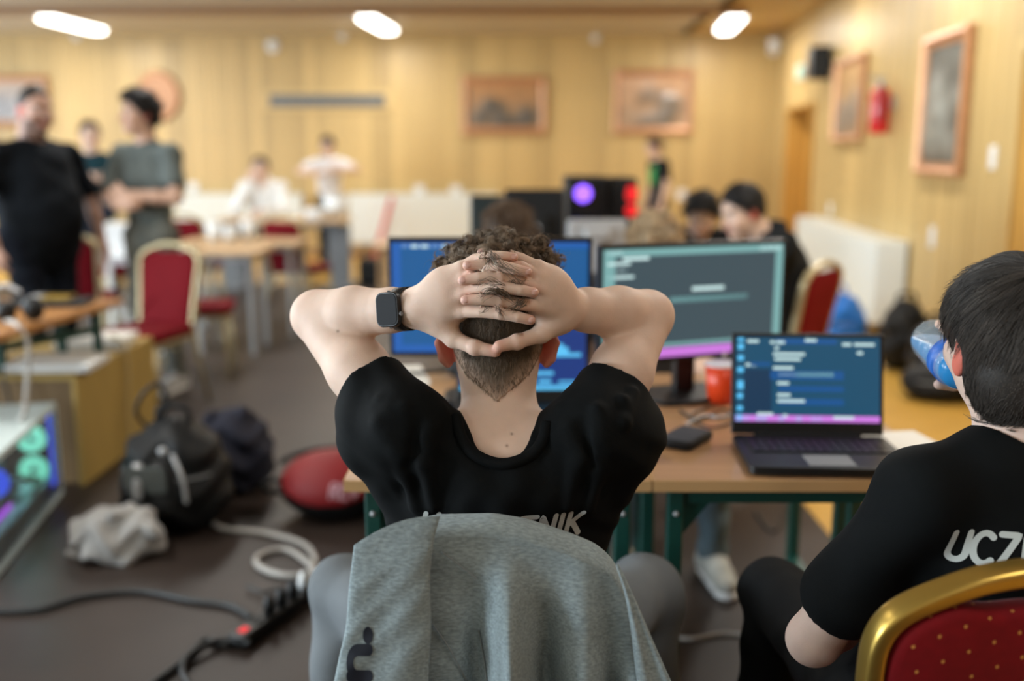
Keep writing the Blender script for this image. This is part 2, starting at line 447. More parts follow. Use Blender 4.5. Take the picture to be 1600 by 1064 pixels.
def strands(name, P0, N0, flow, L, r, mtl, parent, sub, curl=.0, lift=.35, segs=6, col=(.03, .02, .012), colvar=.35, freq=2.0, droop=0., taper=.25, hug=None):
    """P0,N0 roots and normals; flow: Nx3 comb direction; L,r arrays; hair strands as thin three-sided tubes in one mesh"""
    n = len(P0); L = np.broadcast_to(L, n); r = np.broadcast_to(r, n)
    fl = flow - N0 * (flow * N0).sum(1, keepdims=True); fl = fl / (np.linalg.norm(fl, axis=1, keepdims=True) + 1e-9)
    bn = np.cross(N0, fl); ph = rng.uniform(0, 6.28, n)
    pts = []
    for k in range(segs + 1):
        t = k / segs
        h = lift * (t - .55 * t * t)
        p = P0 + fl * (L * t)[:, None] + N0 * (L * h)[:, None]
        cu = curl * L * np.minimum(1, t * 1.6)
        p = p + bn * (cu * np.sin(ph + t * freq * 6.28))[:, None] + N0 * (cu * .8 * np.cos(ph + t * freq * 6.28))[:, None]
        p[:, 2] -= droop * L * t * t
        pts.append(p)
    if hug: pts = hugged(pts, hug)
    pts = np.stack(pts, 1)
    tan = np.gradient(pts, axis=1); tan /= np.linalg.norm(tan, axis=2, keepdims=True) + 1e-9
    u = np.cross(tan, N0[:, None, :]); u /= np.linalg.norm(u, axis=2, keepdims=True) + 1e-9; w = np.cross(tan, u)
    rr = r[:, None] * np.linspace(1, taper, segs + 1)[None, :]
    ring = [pts + (u * math.cos(a) + w * math.sin(a)) * rr[:, :, None] for a in (0, 2.094, 4.189)]
    V = np.stack(ring, 2).reshape(-1, 3)
    b = (np.arange(n) * (segs + 1) * 3)[:, None, None] + (np.arange(segs) * 3)[None, :, None]
    F_ = []
    for a in range(3):
        c = (a + 1) % 3; F_.append(np.stack([b + a, b + c, b + 3 + c, b + 3 + a], -1).reshape(-1, 4))
    cv = np.repeat(np.asarray(col)[None] * (1 + colvar * rng.uniform(-1, 1, n))[:, None], (segs + 1) * 3, 0)
    o = mesh_np(name, V, np.concatenate(F_), mtl, parent, True, cv, sub); o['kind'] = 'stuff'
    return o
def clumped(name, V, Q, n, nc, ok, flowfn, L, r, mtl, parent, sub, col, curl=.006, turns=1.2, lift=.6, segs=8, colvar=.4, conv=.7, taper=.2, hug=None):
    """locks of hair: every strand follows its nearest lock's curl"""
    rc, nrmc = sample(V, Q, nc, ok); p, nn = sample(V, Q, n, ok)
    k = np.concatenate([((p[i:i + 500, None] - rc[None]) ** 2).sum(-1).argmin(1) for i in range(0, n, 500)])
    fl = flowfn(rc, nrmc); fl = fl - nrmc * (fl * nrmc).sum(1, keepdims=True); fl /= np.linalg.norm(fl, axis=1, keepdims=True) + 1e-9; bn = np.cross(nrmc, fl)
    Lc = rng.uniform(L[0], L[1], nc); ph = rng.uniform(0, 6.28, nc); cu = rng.uniform(.5, 1.3, nc) * curl; tw = rng.uniform(.7, 1.4, nc) * turns * 6.28; sg = rng.choice((-1, 1), nc)
    Ls = rng.uniform(.75, 1.1, n); jit = rng.normal(0, .0012, (n, 3)); pts = []
    for s_ in range(segs + 1):
        t = s_ / segs; tt = t * Ls; a = ph[k] + sg[k] * tw[k] * tt; am = (cu[k] * np.minimum(1, tt * 2))[:, None]
        c = fl[k] * (Lc[k] * tt)[:, None] + nrmc[k] * (Lc[k] * lift * (tt - .6 * tt * tt))[:, None] + (bn[k] * np.sin(a)[:, None] + nrmc[k] * np.cos(a)[:, None]) * am
        pts.append(rc[k] + (p - rc[k]) * (1 - conv * t) + c + jit * t)
    if hug: pts = hugged(pts, hug)
    pts = np.stack(pts, 1); tan = np.gradient(pts, axis=1); tan /= np.linalg.norm(tan, axis=2, keepdims=True) + 1e-9
    u = np.cross(tan, nn[:, None, :]); u /= np.linalg.norm(u, axis=2, keepdims=True) + 1e-9; w = np.cross(tan, u); rr = r * np.linspace(1, taper, segs + 1)[None, :, None]
    Vv = np.stack([pts + (u * math.cos(a) + w * math.sin(a)) * rr for a in (0, 2.094, 4.189)], 2).reshape(-1, 3)
    b = (np.arange(n) * (segs + 1) * 3)[:, None, None] + (np.arange(segs) * 3)[None, :, None]
    F_ = [np.stack([b + a, b + (a + 1) % 3, b + 3 + (a + 1) % 3, b + 3 + a], -1).reshape(-1, 4) for a in range(3)]
    lc = 1 + colvar * rng.uniform(-1, 1, nc); cv = np.repeat(np.asarray(col)[None] * (lc[k] * rng.uniform(.8, 1.2, n))[:, None], (segs + 1) * 3, 0)
    o = mesh_np(name, Vv, np.concatenate(F_), mtl, parent, True, cv, sub); o['kind'] = 'stuff'
    return o
def sample(V, Q, n, ok=None):
    c = V[Q].mean(1); a = np.linalg.norm(np.cross(V[Q[:, 2]] - V[Q[:, 0]], V[Q[:, 3]] - V[Q[:, 1]]), axis=1)
    if ok is not None: a = a * ok(c)
    i = rng.choice(len(Q), n, p=a / a.sum()); w = rng.dirichlet((1, 1, 1, 1), n)
    p = (V[Q[i]] * w[:, :, None]).sum(1); N = normals_of(V, Q); nn = N[Q[i]].mean(1)
    return p, nn / (np.linalg.norm(nn, axis=1, keepdims=True) + 1e-9)
# ------------------------------------------------------------------ people
SKIN = vec(.68, .47, .36)
def hand(F, w, d, n, side, r=.0088, curl=.5, sc=1., k=.006):
    """w wrist, d direction of the fingers, n where the palm faces; side picks the thumb's edge"""
    w = np.asarray(w, float); d = nrm(d); n = nrm(n - d * (d @ np.asarray(n, float))); ax = np.cross(d, n) * side
    F.cap(w, w + d * .05 * sc, .026 * sc, .034 * sc, .012, (n, .5))
    F.cap(w + d * .045 * sc, w + d * .078 * sc, .034 * sc, .034 * sc, .010, (n, .42))
    ln = (.068, .078, .072, .056)
    for i, o in enumerate((.030, .010, -.010, -.029)):
        b = w + (d * (.085 - .004 * abs(i - 1)) + ax * o) * sc
        c1, c2 = curl * .8, curl * 1.9
        m = b + (d * math.cos(c1) + n * math.sin(c1)) * ln[i] * .52 * sc
        t = m + (d * math.cos(c2) + n * math.sin(c2)) * ln[i] * .50 * sc
        F.cap(b - d * .02 * sc, m, r * 1.08 * sc, r * sc, k); F.cap(m, t, r * sc, r * .85 * sc, .003)
    a = w + (d * .022 + ax * .026) * sc; b = a + (ax * .026 + d * .032 + n * .010) * sc; c = b + (d * .030 + ax * .004 + n * .010) * sc
    F.cap(a, b, r * 1.45 * sc, r * 1.15 * sc, .010); F.cap(b, c, r * 1.12 * sc, r * .9 * sc, .003)
def basis(yaw, pitch=0., roll=0.):
    """forward, left, up of a head that looks along yaw (0 = +X) and pitches down for positive pitch"""
    f = vec(math.cos(yaw) * math.cos(pitch), math.sin(yaw) * math.cos(pitch), -math.sin(pitch)); l = vec(-math.sin(yaw), math.cos(yaw), 0)
    u = np.cross(f, l)
    if roll: l, u = l * math.cos(roll) + u * math.sin(roll), u * math.cos(roll) - l * math.sin(roll)
    return f, l, u
def head(F, c, B, s=1., fine=True, wide=1.):
    f, l, u = B; E = lambda a, b, z: c + (f * a + l * b + u * z) * s
    F.ell(E(-.005, 0, .022), vec(.098, .078 * wide, .104) * s, B, .01)
    F.ell(E(.028, 0, -.052), vec(.066, .060 * wide, .066) * s, B, .035)
    F.ell(E(.075, 0, -.098), vec(.022, .026, .018) * s, B, .03)
    F.cap(E(.094, 0, .006), E(.116, 0, -.034), .0085 * s, .0125 * s, .012)
    F.cap(E(.082, -.036, .024), E(.082, .036, .024), .012 * s, None, .018)
    for q in (-1, 1):
        F.ell(E(.100, q * .032, .004), vec(.014, .019, .012) * s, B, .012, 's')
        F.ell(E(.066, q * .045, -.032), vec(.02, .02, .02) * s, B, .03)
        F.ell(E(-.012, q * (.080 * wide), -.012), vec(.019, .009, .032) * s, B, .008)
        F.ell(E(.002, q * (.089 * wide), -.008), vec(.010, .006, .016) * s, B, .005, 's')
    F.cap(E(.093, -.018, -.058), E(.093, .018, -.058), .0070 * s, None, .006)
    F.cap(E(.090, -.016, -.070), E(.090, .016, -.070), .0080 * s, None, .006)
def head_cols(V, c, B, s, skin, beard=None, brow=(.05, .03, .02)):
    f, l, u = B; q = (V - c) / s; a, b, z = q @ f, q @ l, q @ u
    C = np.tile(np.asarray(skin, float), (len(V), 1)); inh = (np.abs(b) < .13) & (np.abs(z) < .16) & (np.abs(a) < .16)
    def mix(m, col): 
        m = (m * inh)[:, None]; C[:] = C * (1 - m) + np.asarray(col) * m
    ear = np.clip((np.abs(b) - .071) / .006, 0, 1) * (np.abs(z + .01) < .05) * (a < .03); mix(ear * .9, vec(.56, .11, .07))
    nose = np.exp(-((a - .11) / .02) ** 2 - (b / .02) ** 2 - ((z + .03) / .02) ** 2); mix(nose * .4, vec(.62, .28, .2))
    chk = np.exp(-((a - .08) / .03) ** 2 - ((np.abs(b) - .045) / .022) ** 2 - ((z + .03) / .025) ** 2); mix(chk * .3, vec(.62, .28, .2))
    lip = ((a > .078) & (np.abs(b) < .026) & (np.abs(z + .064) < .013)); mix(lip * .75, vec(.45, .16, .13))
    br = ((a > .06) & (np.abs(np.abs(b) - .033) < .020) & (np.abs(z - .030) < .0065)); mix(br * .85, brow)
    if beard is not None:
        bd = np.clip((a + .015) / .03, 0, 1) * np.clip((-.030 - z - .5 * np.clip(np.abs(b) - .055, -.03, .03)) / .012, 0, 1) * (1 - lip); mix(bd * .72, beard)
    return C
def eyes(c, B, s, parent, sub, iris=(.03, .02, .01)):
    f, l, u = B
    for q in (-1, 1):
        p = c + (f * .079 + l * q * .032 + u * .004) * s
        b = MB().ball((0, 0, 0), .0125 * s, 12); V = np.array(b.v); o = b.build('eye', M['eye'], parent, True)
        me = o.data; ca = me.color_attributes.new('col', 'FLOAT_COLOR', 'POINT'); dd = (V @ f) / (.0125 * s)
        cc = np.ones((len(V), 4), np.float32); cc[:, :3] = np.where((dd > .85)[:, None], np.asarray(iris)[None], .72); ca.data.foreach_set('color', cc.ravel())
        o.location = tuple(p - np.asarray(sub))
def hairshell(c, B, s, style, res, lo=None):
    f, l, u = B; r = .14 * s; F = Field(c - r * 1.3, c + r * 1.35, res)
    t = {'short': .008, 'curly': .022, 'mop': .017, 'crop': .004}[style] * s
    F.ell(c + (u * .024 - f * .006) * s, (vec(.098, .078, .104) + t / s) * s, B, 0)
    if style in ('curly', 'mop'):
        F.ell(c + (u * .065 + f * .01) * s, vec(.098, .084, .075) * s, B, .02)
    if style == 'mop': F.ell(c + (u * .045 + f * .055) * s, vec(.055, .07, .05) * s, B, .02)
    if style in ('curly', 'mop'):
        g = 62. / s
        F.fnall(lambda X, Y, Z: .006 * s * (np.sin(X * g + 1.3 * np.sin(Y * g * .7)) * np.sin(Y * g * 1.1 + Z * g * .4) + np.sin(Z * g * 1.2 + 1.1 * np.sin(X * g))) * .7)
    # open the face and the neck
    q = {'short': .050, 'curly': .055, 'mop': .040, 'crop': .070}[style]
    F.plane(c + (f * .052 + u * q) * s, nrm(f * .72 - u * .60))
    F.fnall(lambda X, Y, Z: ((X - c[0]) * f[0] + (Y - c[1]) * f[1] + (Z - c[2]) * f[2]) * .30 - ((X - c[0]) * u[0] + (Y - c[1]) * u[1] + (Z - c[2]) * u[2]) - .050 * s, 'i')
    return F.mesh()
HAIRC = {'black': (.010, .009, .009), 'dark': (.022, .016, .012), 'brown': (.07, .042, .024), 'blond': (.34, .25, .15), 'grey': (.05, .048, .045)}

def stand():
    return dict(pelvis=(0, 0, .95), chest=(0, 0, 1.26), neck=(-.01, 0, 1.47), head=(.025, 0, 1.625), shL=(0, .175, 1.395), shR=(0, -.175, 1.395),
                elL=(-.02, .235, 1.14), elR=(-.02, -.235, 1.14), wrL=(.06, .25, .90), wrR=(.06, -.25, .90), hdL=(.15, 0, -1), hdR=(.15, 0, -1), hnL=(0, -1, 0), hnR=(0, 1, 0),
                hipL=(0, .09, .92), hipR=(0, -.09, .92), knL=(.02, .105, .50), knR=(.02, -.105, .50), anL=(-.02, .115, .085), anR=(-.02, -.115, .085), toeL=(1, .25), toeR=(1, -.25))
def sit():
    d = stand()
    d.update(pelvis=(0, 0, .55), chest=(.03, 0, .88), neck=(.04, 0, 1.09), head=(.075, 0, 1.24), shL=(.03, .185, 1.03), shR=(.03, -.185, 1.03),
             elL=(.12, .24, .78), elR=(.12, -.24, .78), wrL=(.34, .15, .79), wrR=(.34, -.15, .79), hdL=(1, -.3, 0), hdR=(1, .3, 0), hnL=(0, 0, -1), hnR=(0, 0, -1),
             hipL=(0, .09, .52), hipR=(0, -.09, .52), knL=(.42, .12, .53), knR=(.42, -.12, .53), anL=(.40, .12, .085), anR=(.40, -.12, .085))
    return d
def human(name, label, org, heading, pose, ht=1.75, girth=1., skin=SKIN, shirt=((.02, .02, .02), 'short'), trousers=(.05, .05, .06), shoe=(.3, .3, .3),
          hair=('dark', 'short'), hyaw=0., hpitch=0., hroll=0., res=.008, wide=1., beard=None, hs=1., extra=None, group=None, hands='LR', slf=.66, skm=None, lipk=True):
    clo = lambda c: c if isinstance(c, bpy.types.Material) else cloth(c)
    s = ht / 1.75; org = vec(*org); fw = vec(math.cos(heading), math.sin(heading), 0); lf = vec(-math.sin(heading), math.cos(heading), 0)
    J = {}
    for k, v in pose.items():
        if len(v) == 3 and not k.startswith(('hd', 'hn')): J[k] = org + (fw * v[0] + lf * v[1] + vec(0, 0, v[2])) * s
        elif len(v) == 3: J[k] = fw * v[0] + lf * v[1] + vec(0, 0, v[2])
        else: J[k] = nrm(fw * v[0] + lf * v[1])
    T = thing(name, label, 'person', org, 0, group)
    B = basis(heading + hyaw, hpitch, hroll); g = girth; hs = s * hs
    allp = np.array([v for k, v in J.items() if not k.startswith(('hd', 'hn', 'toe'))])
    lo = allp.min(0) - .22 * s * max(1, g * .9); hi = allp.max(0) + .22 * s * max(1, g * .9); lo[2] = org[2] - .01
    F = Field(lo, hi, res)
    head(F, J['head'], B, hs, wide=wide)
    F.cap(J['neck'] - vec(0, 0, .05) * s, J['head'] - B[2] * .05 * s - B[0] * .02 * s, .062 * s * (1 + (g - 1) * .6), .055 * s * (1 + (g - 1) * .6), .03)
    F.cap(J['pelvis'], J['chest'], .12 * s * g, .125 * s * g, .04, (fw, .60)); F.cap(J['shL'], J['shR'], .042 * s, None, .04)
    F.cap(J['neck'] - vec(0, 0, .02) * s, J['chest'], .056 * s, .075 * s, .03)
    for q, sd in (('L', 1), ('R', -1)):
        F.cap(J['sh' + q], J['el' + q], .048 * s * g ** .5, .040 * s, .03); F.cap(J['el' + q], J['el' + q] * .6 + J['wr' + q] * .4, .040 * s, .039 * s, .01)
        F.cap(J['el' + q] * .6 + J['wr' + q] * .4, J['wr' + q], .039 * s, .027 * s, .01)
        if q in hands: hand(F, J['wr' + q], J['hd' + q], J['hn' + q], sd * (-1 if True else 1), max(.0088 * s, res * 1.05), .45, s)
        F.cap(J['hip' + q], J['kn' + q], .070 * s * g ** .5, .05 * s, .03); F.cap(J['kn' + q], J['an' + q], .05 * s, .036 * s, .02)
        F.cap(J['an' + q] - vec(0, 0, .02) * s, J['an' + q] + J['toe' + q] * .12 * s - vec(0, 0, .045) * s, .034 * s, .026 * s, .02)
    if extra: extra(F, J, s)
    F.fnall(lambda X, Y, Z: (org[2] + .012) - Z, 'i')
    V, Q = biggest(*F.mesh())
    mesh_np('body', V, Q, skm or M['skinbg'], T, True, head_cols(V, J['head'], B, hs, skin, beard), org)
    eyes(J['head'], B, hs, T, org)
    # shirt
    col, sl = shirt; F = Field(lo, hi, res)
    bel = .62 + (g - 1) * .55
    F.cap(J['pelvis'] - vec(0, 0, .02), J['chest'], .155 * s * g, .168 * s * (1 + (g - 1) * .8), .05, (fw, min(.95, bel)))
    if g > 1.2: F.ell(J['pelvis'] * .62 + J['chest'] * .38 + fw * .06 * s, vec(.17, .20, .22) * s * (g * .78), (fw, lf, vec(0, 0, 1)), .06)
    F.cap(J['chest'], J['neck'] - vec(0, 0, .05) * s, .15 * s, .075 * s, .05, (fw, .7))
    F.cap(J['shL'], J['shR'], .056 * s * g ** .4, None, .05)
    for q in 'LR': F.cap(J['neck'] - vec(0, 0, .035) * s, J['sh' + q], .050 * s, .054 * s, .04)
    for q in 'LR':
        e = J['el' + q]; h = J['sh' + q]
        if sl == 'short': F.cap(h, h + (e - h) * slf, .060 * s * g ** .35, .064 * s * g ** .35, .03); F.cap(h + (e - h) * (slf + .07), h + (e - h) * (slf + .33), .052 * s * g ** .5, .050 * s, .002, mode='s')
        else:
            w = J['wr' + q]; F.cap(h, e, .066 * s * g ** .6, .056 * s, .03); F.cap(e, e + (w - e) * .93, .056 * s, .043 * s, .02)
    F.cap(J['neck'] + vec(0, 0, .02) * s - fw * .0, J['head'] - vec(0, 0, .06) * s, .066 * s * (1 + (g - 1) * .6), .066 * s * (1 + (g - 1) * .6), .006, mode='s')
    w = 34. / s
    F.fnall(lambda X, Y, Z: .0035 * s * (np.sin(X * w + 2 * np.sin(Z * w * .55)) + np.sin(Z * w * 1.15 + 1.7 * np.sin(Y * w * .6)) * .8))
    V, Q = biggest(*F.mesh()); SH = (V, Q); mesh_np('shirt', V, Q, clo(col), T, True, None, org)
    if sl == 'hood':
        f, l, u = B; F = Field(J['head'] - .2, J['head'] + .2, res); F.cap(J['neck'] - fw * .05 * s - l * .06 * s, J['neck'] - fw * .05 * s + l * .06 * s, .055 * s, None, .03)
        V, Q = F.mesh(); mesh_np('hood', V, Q, cloth(col), T, True, None, org)
    # trousers
    F = Field(lo, hi, res); F.cap(J['hipL'], J['hipR'], .105 * s * g, None, .04, (fw, .85))
    F.cap(J['hipL'] * .5 + J['hipR'] * .5, J['pelvis'] + (J['chest'] - J['pelvis']) * .15, .14 * s * g, .145 * s * g, .04, (fw, min(.95, bel)))
    for q in 'LR':
        F.cap(J['hip' + q], J['kn' + q], .088 * s * g ** .7, .066 * s * g ** .5, .035); F.cap(J['kn' + q], J['an' + q] + vec(0, 0, .005), .066 * s * g ** .5, .056 * s, .02)
        F.cap(J['an' + q] + vec(0, 0, -.045), J['an' + q] + vec(0, 0, -.02), .042 * s, .042 * s, .002, mode='s')
    F.fnall(lambda X, Y, Z: .003 * s * (np.sin(X * w + 2 * np.sin(Z * w * .7)) + np.sin(Z * w * 1.5 + 1.7 * np.sin(Y * w))))
    F.fnall(lambda X, Y, Z: (org[2] + .035) - Z, 'i')
    V, Q = biggest(*F.mesh()); mesh_np('trousers', V, Q, clo(trousers), T, True, None, org)
    for q in 'LR': shoe_mesh(J['an' + q], J['toe' + q], s, org[2], shoe, T, org, res)
    if hair:
        V, Q = biggest(*hairshell(J['head'], B, hs, hair[1], min(res, .006)))
        ho = mesh_np('hair', V, Q, M['hair'], T, True, np.tile(HAIRC[hair[0]], (len(V), 1)), org); cr = J['head'] - B[0] * .05 * hs + B[2] * .12 * hs; hc_ = np.array(HAIRC[hair[0]]) * 1.5
        if hair[1] == 'curly': clumped('hair_strands', V, Q, 3000, 160, None, lambda p, n: rng.normal(0, 1, p.shape), (.018, .034), .0008, M['hair'], ho, org, hc_, .006, 1.1, .7, 6)
        elif hair[1] != 'crop':
            p_, n_ = sample(V, Q, 2600)
            strands('hair_strands', p_, n_, (p_ - cr) / (np.linalg.norm(p_ - cr, axis=1, keepdims=True) + 1e-6) + rng.normal(0, .35, p_.shape), rng.uniform(.016, .034, len(p_)) * (1.3 if hair[1] == 'mop' else 1), .0007, M['hair'], ho, org, .06, .45, 5, hc_, .5, .8)
    return T, J, B, s, SH
def shoe_mesh(an, toe, s, z0, col, T, org, res=.007):
    F = Field(an - .28 * s, an + .32 * s, min(res, .007)); z = vec(0, 0, 1)
    hl = vec(an[0], an[1], z0) - toe * .035 * s; tp = vec(an[0], an[1], z0) + toe * .17 * s
    F.cap(hl + z * .05 * s, tp + z * .040 * s, .044 * s, .042 * s, .01, (z, .8)); F.cap(hl + z * .06 * s, an + z * .015, .047 * s, .050 * s, .03)
    F.cap(hl + z * .055 * s, tp - toe * .07 * s + z * .055 * s, .045 * s, .040 * s, .03)
    F.fnall(lambda X, Y, Z: (z0 + .004) - Z, 'i'); F.cap(an + z * .02, an + z * .1, .035 * s, .035 * s, .002, mode='s')
    V, Q = biggest(*F.mesh()); o = mesh_np('shoe', V, Q, col if isinstance(col, bpy.types.Material) else cloth(col), T, True, None, org)
    F = Field(an - .28 * s, an + .32 * s, min(res, .007)); F.cap(hl + z * .012 * s, tp + z * .012 * s, .049 * s, .047 * s, 0, (z, .8))
    F.fnall(lambda X, Y, Z: np.maximum((z0 + .001) - Z, Z - (z0 + .026 * s)), 'i')
    V, Q = biggest(*F.mesh()); mesh_np('sole', V, Q, M['white'], o, True, None, org)
# ------------------------------------------------------------------ lettering made of round strokes
def arc(cx, cy, rx, ry, a0, a1, n=14): return [(cx + rx * math.cos(R(a0 + (a1 - a0) * i / n)), cy + ry * math.sin(R(a0 + (a1 - a0) * i / n))) for i in range(n + 1)]
GL = {'U': [[(.06, 1), (.06, .34)] + arc(.33, .30, .27, .30, 180, 360, 12)[1:] + [(.60, 1)]],
      'C': [arc(.36, .5, .32, .50, 48, 312, 18)], 'Z': [[(.08, 1), (.60, 1), (.06, 0), (.62, 0)]],
      'E': [[(.58, 1), (.10, 1), (.08, .5), (.08, 0), (.58, 0)], [(.09, .51), (.50, .51)]],
      'S': [arc(.34, .74, .27, .26, 40, 270, 12) + arc(.34, .24, .28, .24, 90, -140, 12)], 'T': [[(.0, 1), (.62, 1)], [(.31, 1), (.31, 0)]],
      'N': [[(.06, 0), (.06, 1), (.60, 0), (.60, 1)]], 'I': [[(.10, 0), (.10, 1)]], 'K': [[(.06, 0), (.06, 1)], [(.58, 1), (.10, .45)], [(.22, .56), (.60, 0)]],
      'R': [[(.06, 0), (.06, 1), (.36, 1)] + arc(.36, .75, .22, .25, 90, -90, 8) + [(.08, .5)], [(.30, .5), (.6, 0)]], 'V': [[(.02, 1), (.32, 0), (.62, 1)]],
      'n': [[(.06, .7), (.06, 0)], [(.06, .38)] + arc(.33, .42, .27, .28, 180, 0, 10) + [(.60, 0)]],
      'e': [[(.06, .36), (.60, .36)] + arc(.33, .35, .27, .35, 0, 320, 16)], '.': [[(.10, .05), (.101, .05)]]}
def stroke_text(txt, w, adv, fn, slant=0., step=.06):
    """flat round-ended strokes; fn(a,b) maps glyph units (b up, 1 = cap height) to 3d"""
    V, Fc = [], []
    x0 = 0.
    for ch in txt:
        for pl in GL.get(ch, []):
            pts = [np.array(p, float) for p in pl]; dense = [pts[0]]
            for a, b in zip(pts[:-1], pts[1:]):
                m = max(1, int(np.linalg.norm(b - a) / step))
                dense += [a + (b - a) * (i + 1) / m for i in range(m)]
            m = len(dense); ww = w * (1.45 if ch == '.' else 1)
            ring = []
            for i, p in enumerate(dense):
                d = nrm(dense[min(i + 1, m - 1)] - dense[max(i - 1, 0)]); ring.append((p, np.array((-d[1], d[0]))))
            base = len(V)
            d0 = nrm(dense[1] - dense[0]); d1 = nrm(dense[-1] - dense[-2]); rows = []
            for t in (1., .8, .4): rows.append((dense[0] - d0 * ww * t, ring[0][1], math.sqrt(max(.02, 1 - t * t))))
            for p, q in ring: rows.append((p, q, 1.))
            for t in (.4, .8, 1.): rows.append((dense[-1] + d1 * ww * t, ring[-1][1], math.sqrt(max(.02, 1 - t * t))))
            for p, q, sc in rows:
                for e in (-1, 0, 1):
                    v = p + q * ww * sc * e; V.append(fn(x0 + v[0] + slant * v[1], v[1]))
            for i in range(len(rows) - 1):
                for e in range(2):
                    a = base + i * 3 + e; Fc.append((a, a + 1, a + 4, a + 3))
        x0 += adv * (.45 if ch in 'I.' else 1)
    return np.array(V), np.array(Fc)
def tree_of(V, Q, ok=None):
    if ok is not None:
        Q = Q[ok(V[Q].mean(1))]
    u, inv = np.unique(Q, return_inverse=True)
    return BVHTree.FromPolygons(V[u].tolist(), inv.reshape(-1, 4).tolist())
def project(bvh, p, d=(0, 1, 0), off=.0012):
    h = bvh.ray_cast(Vector(p), Vector(d))
    return (np.array(h[0]) - np.array(d) * off) if h[0] is not None else None
# ------------------------------------------------------------------ the room
BY = 14.0                                       # far wall
WA = math.atan(.0932)                           # the right wall runs slightly askew
def RW(Y, off=0., z=0.):
    """point of the right wall's plank face at depth Y, off metres into the room"""
    return vec(2.335 + .0932 * Y - off * math.cos(WA), Y + off * math.sin(WA), z)
RWROT = Matrix.Rotation(-WA, 3, 'Z')
XR = RW(BY)[0]
# floor
structure('floor', MB().box((-2.5, 5.2, -.05), (15, 18.6, .1)), M['parquet'])
rug = MB().box((-4.0, 4.0, .002), (10.4, 14.0, .008)).build('carpet', M['carpet']); tag(rug, 'brown woven carpet covering the floor under desks and cables', 'carpet')
# far wall, planked
wb = structure('wall_back', MB().box(((XR - 9.3) / 2, BY + .1, CEIL / 2), (XR + 9.3, .16, CEIL)), M['beam'])
pk = None; x = -9.2; i = 0
while x < XR - .02:
    w = .148
    if pk is None: pk = MB().box((0, 0, 0), (w - .005, .02, CEIL - .1)).build('plank', M['plank'], wb, bevel=.003, seg=1); o = pk
    else: o = pk.copy(); COL.objects.link(o)
    o.location = (x + w / 2, BY + .006 + .003 * (i * 7 % 3), CEIL / 2 + .04); x += w; i += 1
structure('baseboard_back', MB().box(((XR - 9.3) / 2, BY - .01, .05), (XR + 9.1, .03, .1)), M['beam'])
# right wall with a recessed doorway
D0, D1, DTOP = 11.55, 13.25, 2.0
def wallseg(mb, y0, y1, z0, z1, t=.34):
    c = (RW(y0) + RW(y1)) / 2; c = c + vec(math.cos(WA), -math.sin(WA), 0) * (t / 2 + .02); L = (y1 - y0) / math.cos(WA)
    return mb.box((c[0], c[1], (z0 + z1) / 2), (t, L, z1 - z0), RWROT)
m_ = MB(); wallseg(m_, -3.5, D0, 0, CEIL); wallseg(m_, D1, BY + .1, 0, CEIL); wallseg(m_, D0, D1, DTOP, CEIL)
wr = structure('wall_right', m_, M['beam'])
y = 3.0; i = 0; pk2 = {}
while y < BY - .05:
    w = .148; inside = D0 - .05 < y + w / 2 < D1 + .05
    z0 = DTOP if inside else .1; h = CEIL - z0 - .01
    if inside not in pk2:
        o = MB().box((0, 0, 0), (.02, w - .005, h)).build('plank', M['plank'], wr, bevel=.003, seg=1); pk2[inside] = o
    else: o = pk2[inside].copy(); COL.objects.link(o)
    p = RW(y + w / 2, -.006 - .003 * (i * 5 % 3)); o.location = (p[0], p[1], z0 + h / 2); o.rotation_euler = (0, 0, -WA); y += w; i += 1
def rwbox(y0, y1, z0, z1, o0, o1):
    """box hugging the right wall between offsets o0..o1"""
    c = (RW(y0) + RW(y1)) / 2 + vec(-math.cos(WA), math.sin(WA), 0) * (o0 + o1) / 2
    return dict(c=(c[0], c[1], (z0 + z1) / 2), d=(abs(o1 - o0), (y1 - y0) / math.cos(WA), z1 - z0), rot=RWROT)
M['doorwood'] = mat('honey_door_veneer', (.50, .27, .055), .4, noise=(3, .12), stretch=(5, 5, .6))
door = structure('door_1', MB().box(**rwbox(D0 + .03, D1 - .03, .01, DTOP - .03, -.30, -.26)), M['doorwood'])
for yy in (D0, D1 - .06): MB().box(**rwbox(yy, yy + .06, 0, DTOP, -.30, .012)).build('door_jamb', M['doorwood'], door)
MB().box(**rwbox(D0, D1, DTOP - .03, DTOP, -.30, .012)).build('door_head', M['doorwood'], door)
h_ = RW(D0 + .16, -.24, 1.02); MB().ball(h_, .03, 10).build('door_handle', M['steel'], door, True)
door2 = structure('door_2', MB().box(**rwbox(4.9, 5.70, .01, 1.98, -.001, .02)), M['doorwood'])
for a, b, c, d in ((5.70, 5.80, 0, 2.06), (4.8, 4.9, 0, 2.06), (4.9, 5.70, 1.98, 2.06)): MB().box(**rwbox(a, b, c, d, -.001, .04)).build('door_frame', M['plank'], door2)
structure('baseboard_right', MB().box(**rwbox(5.85, D0 - .02, 0, .1, 0, .02)), M['beam'])
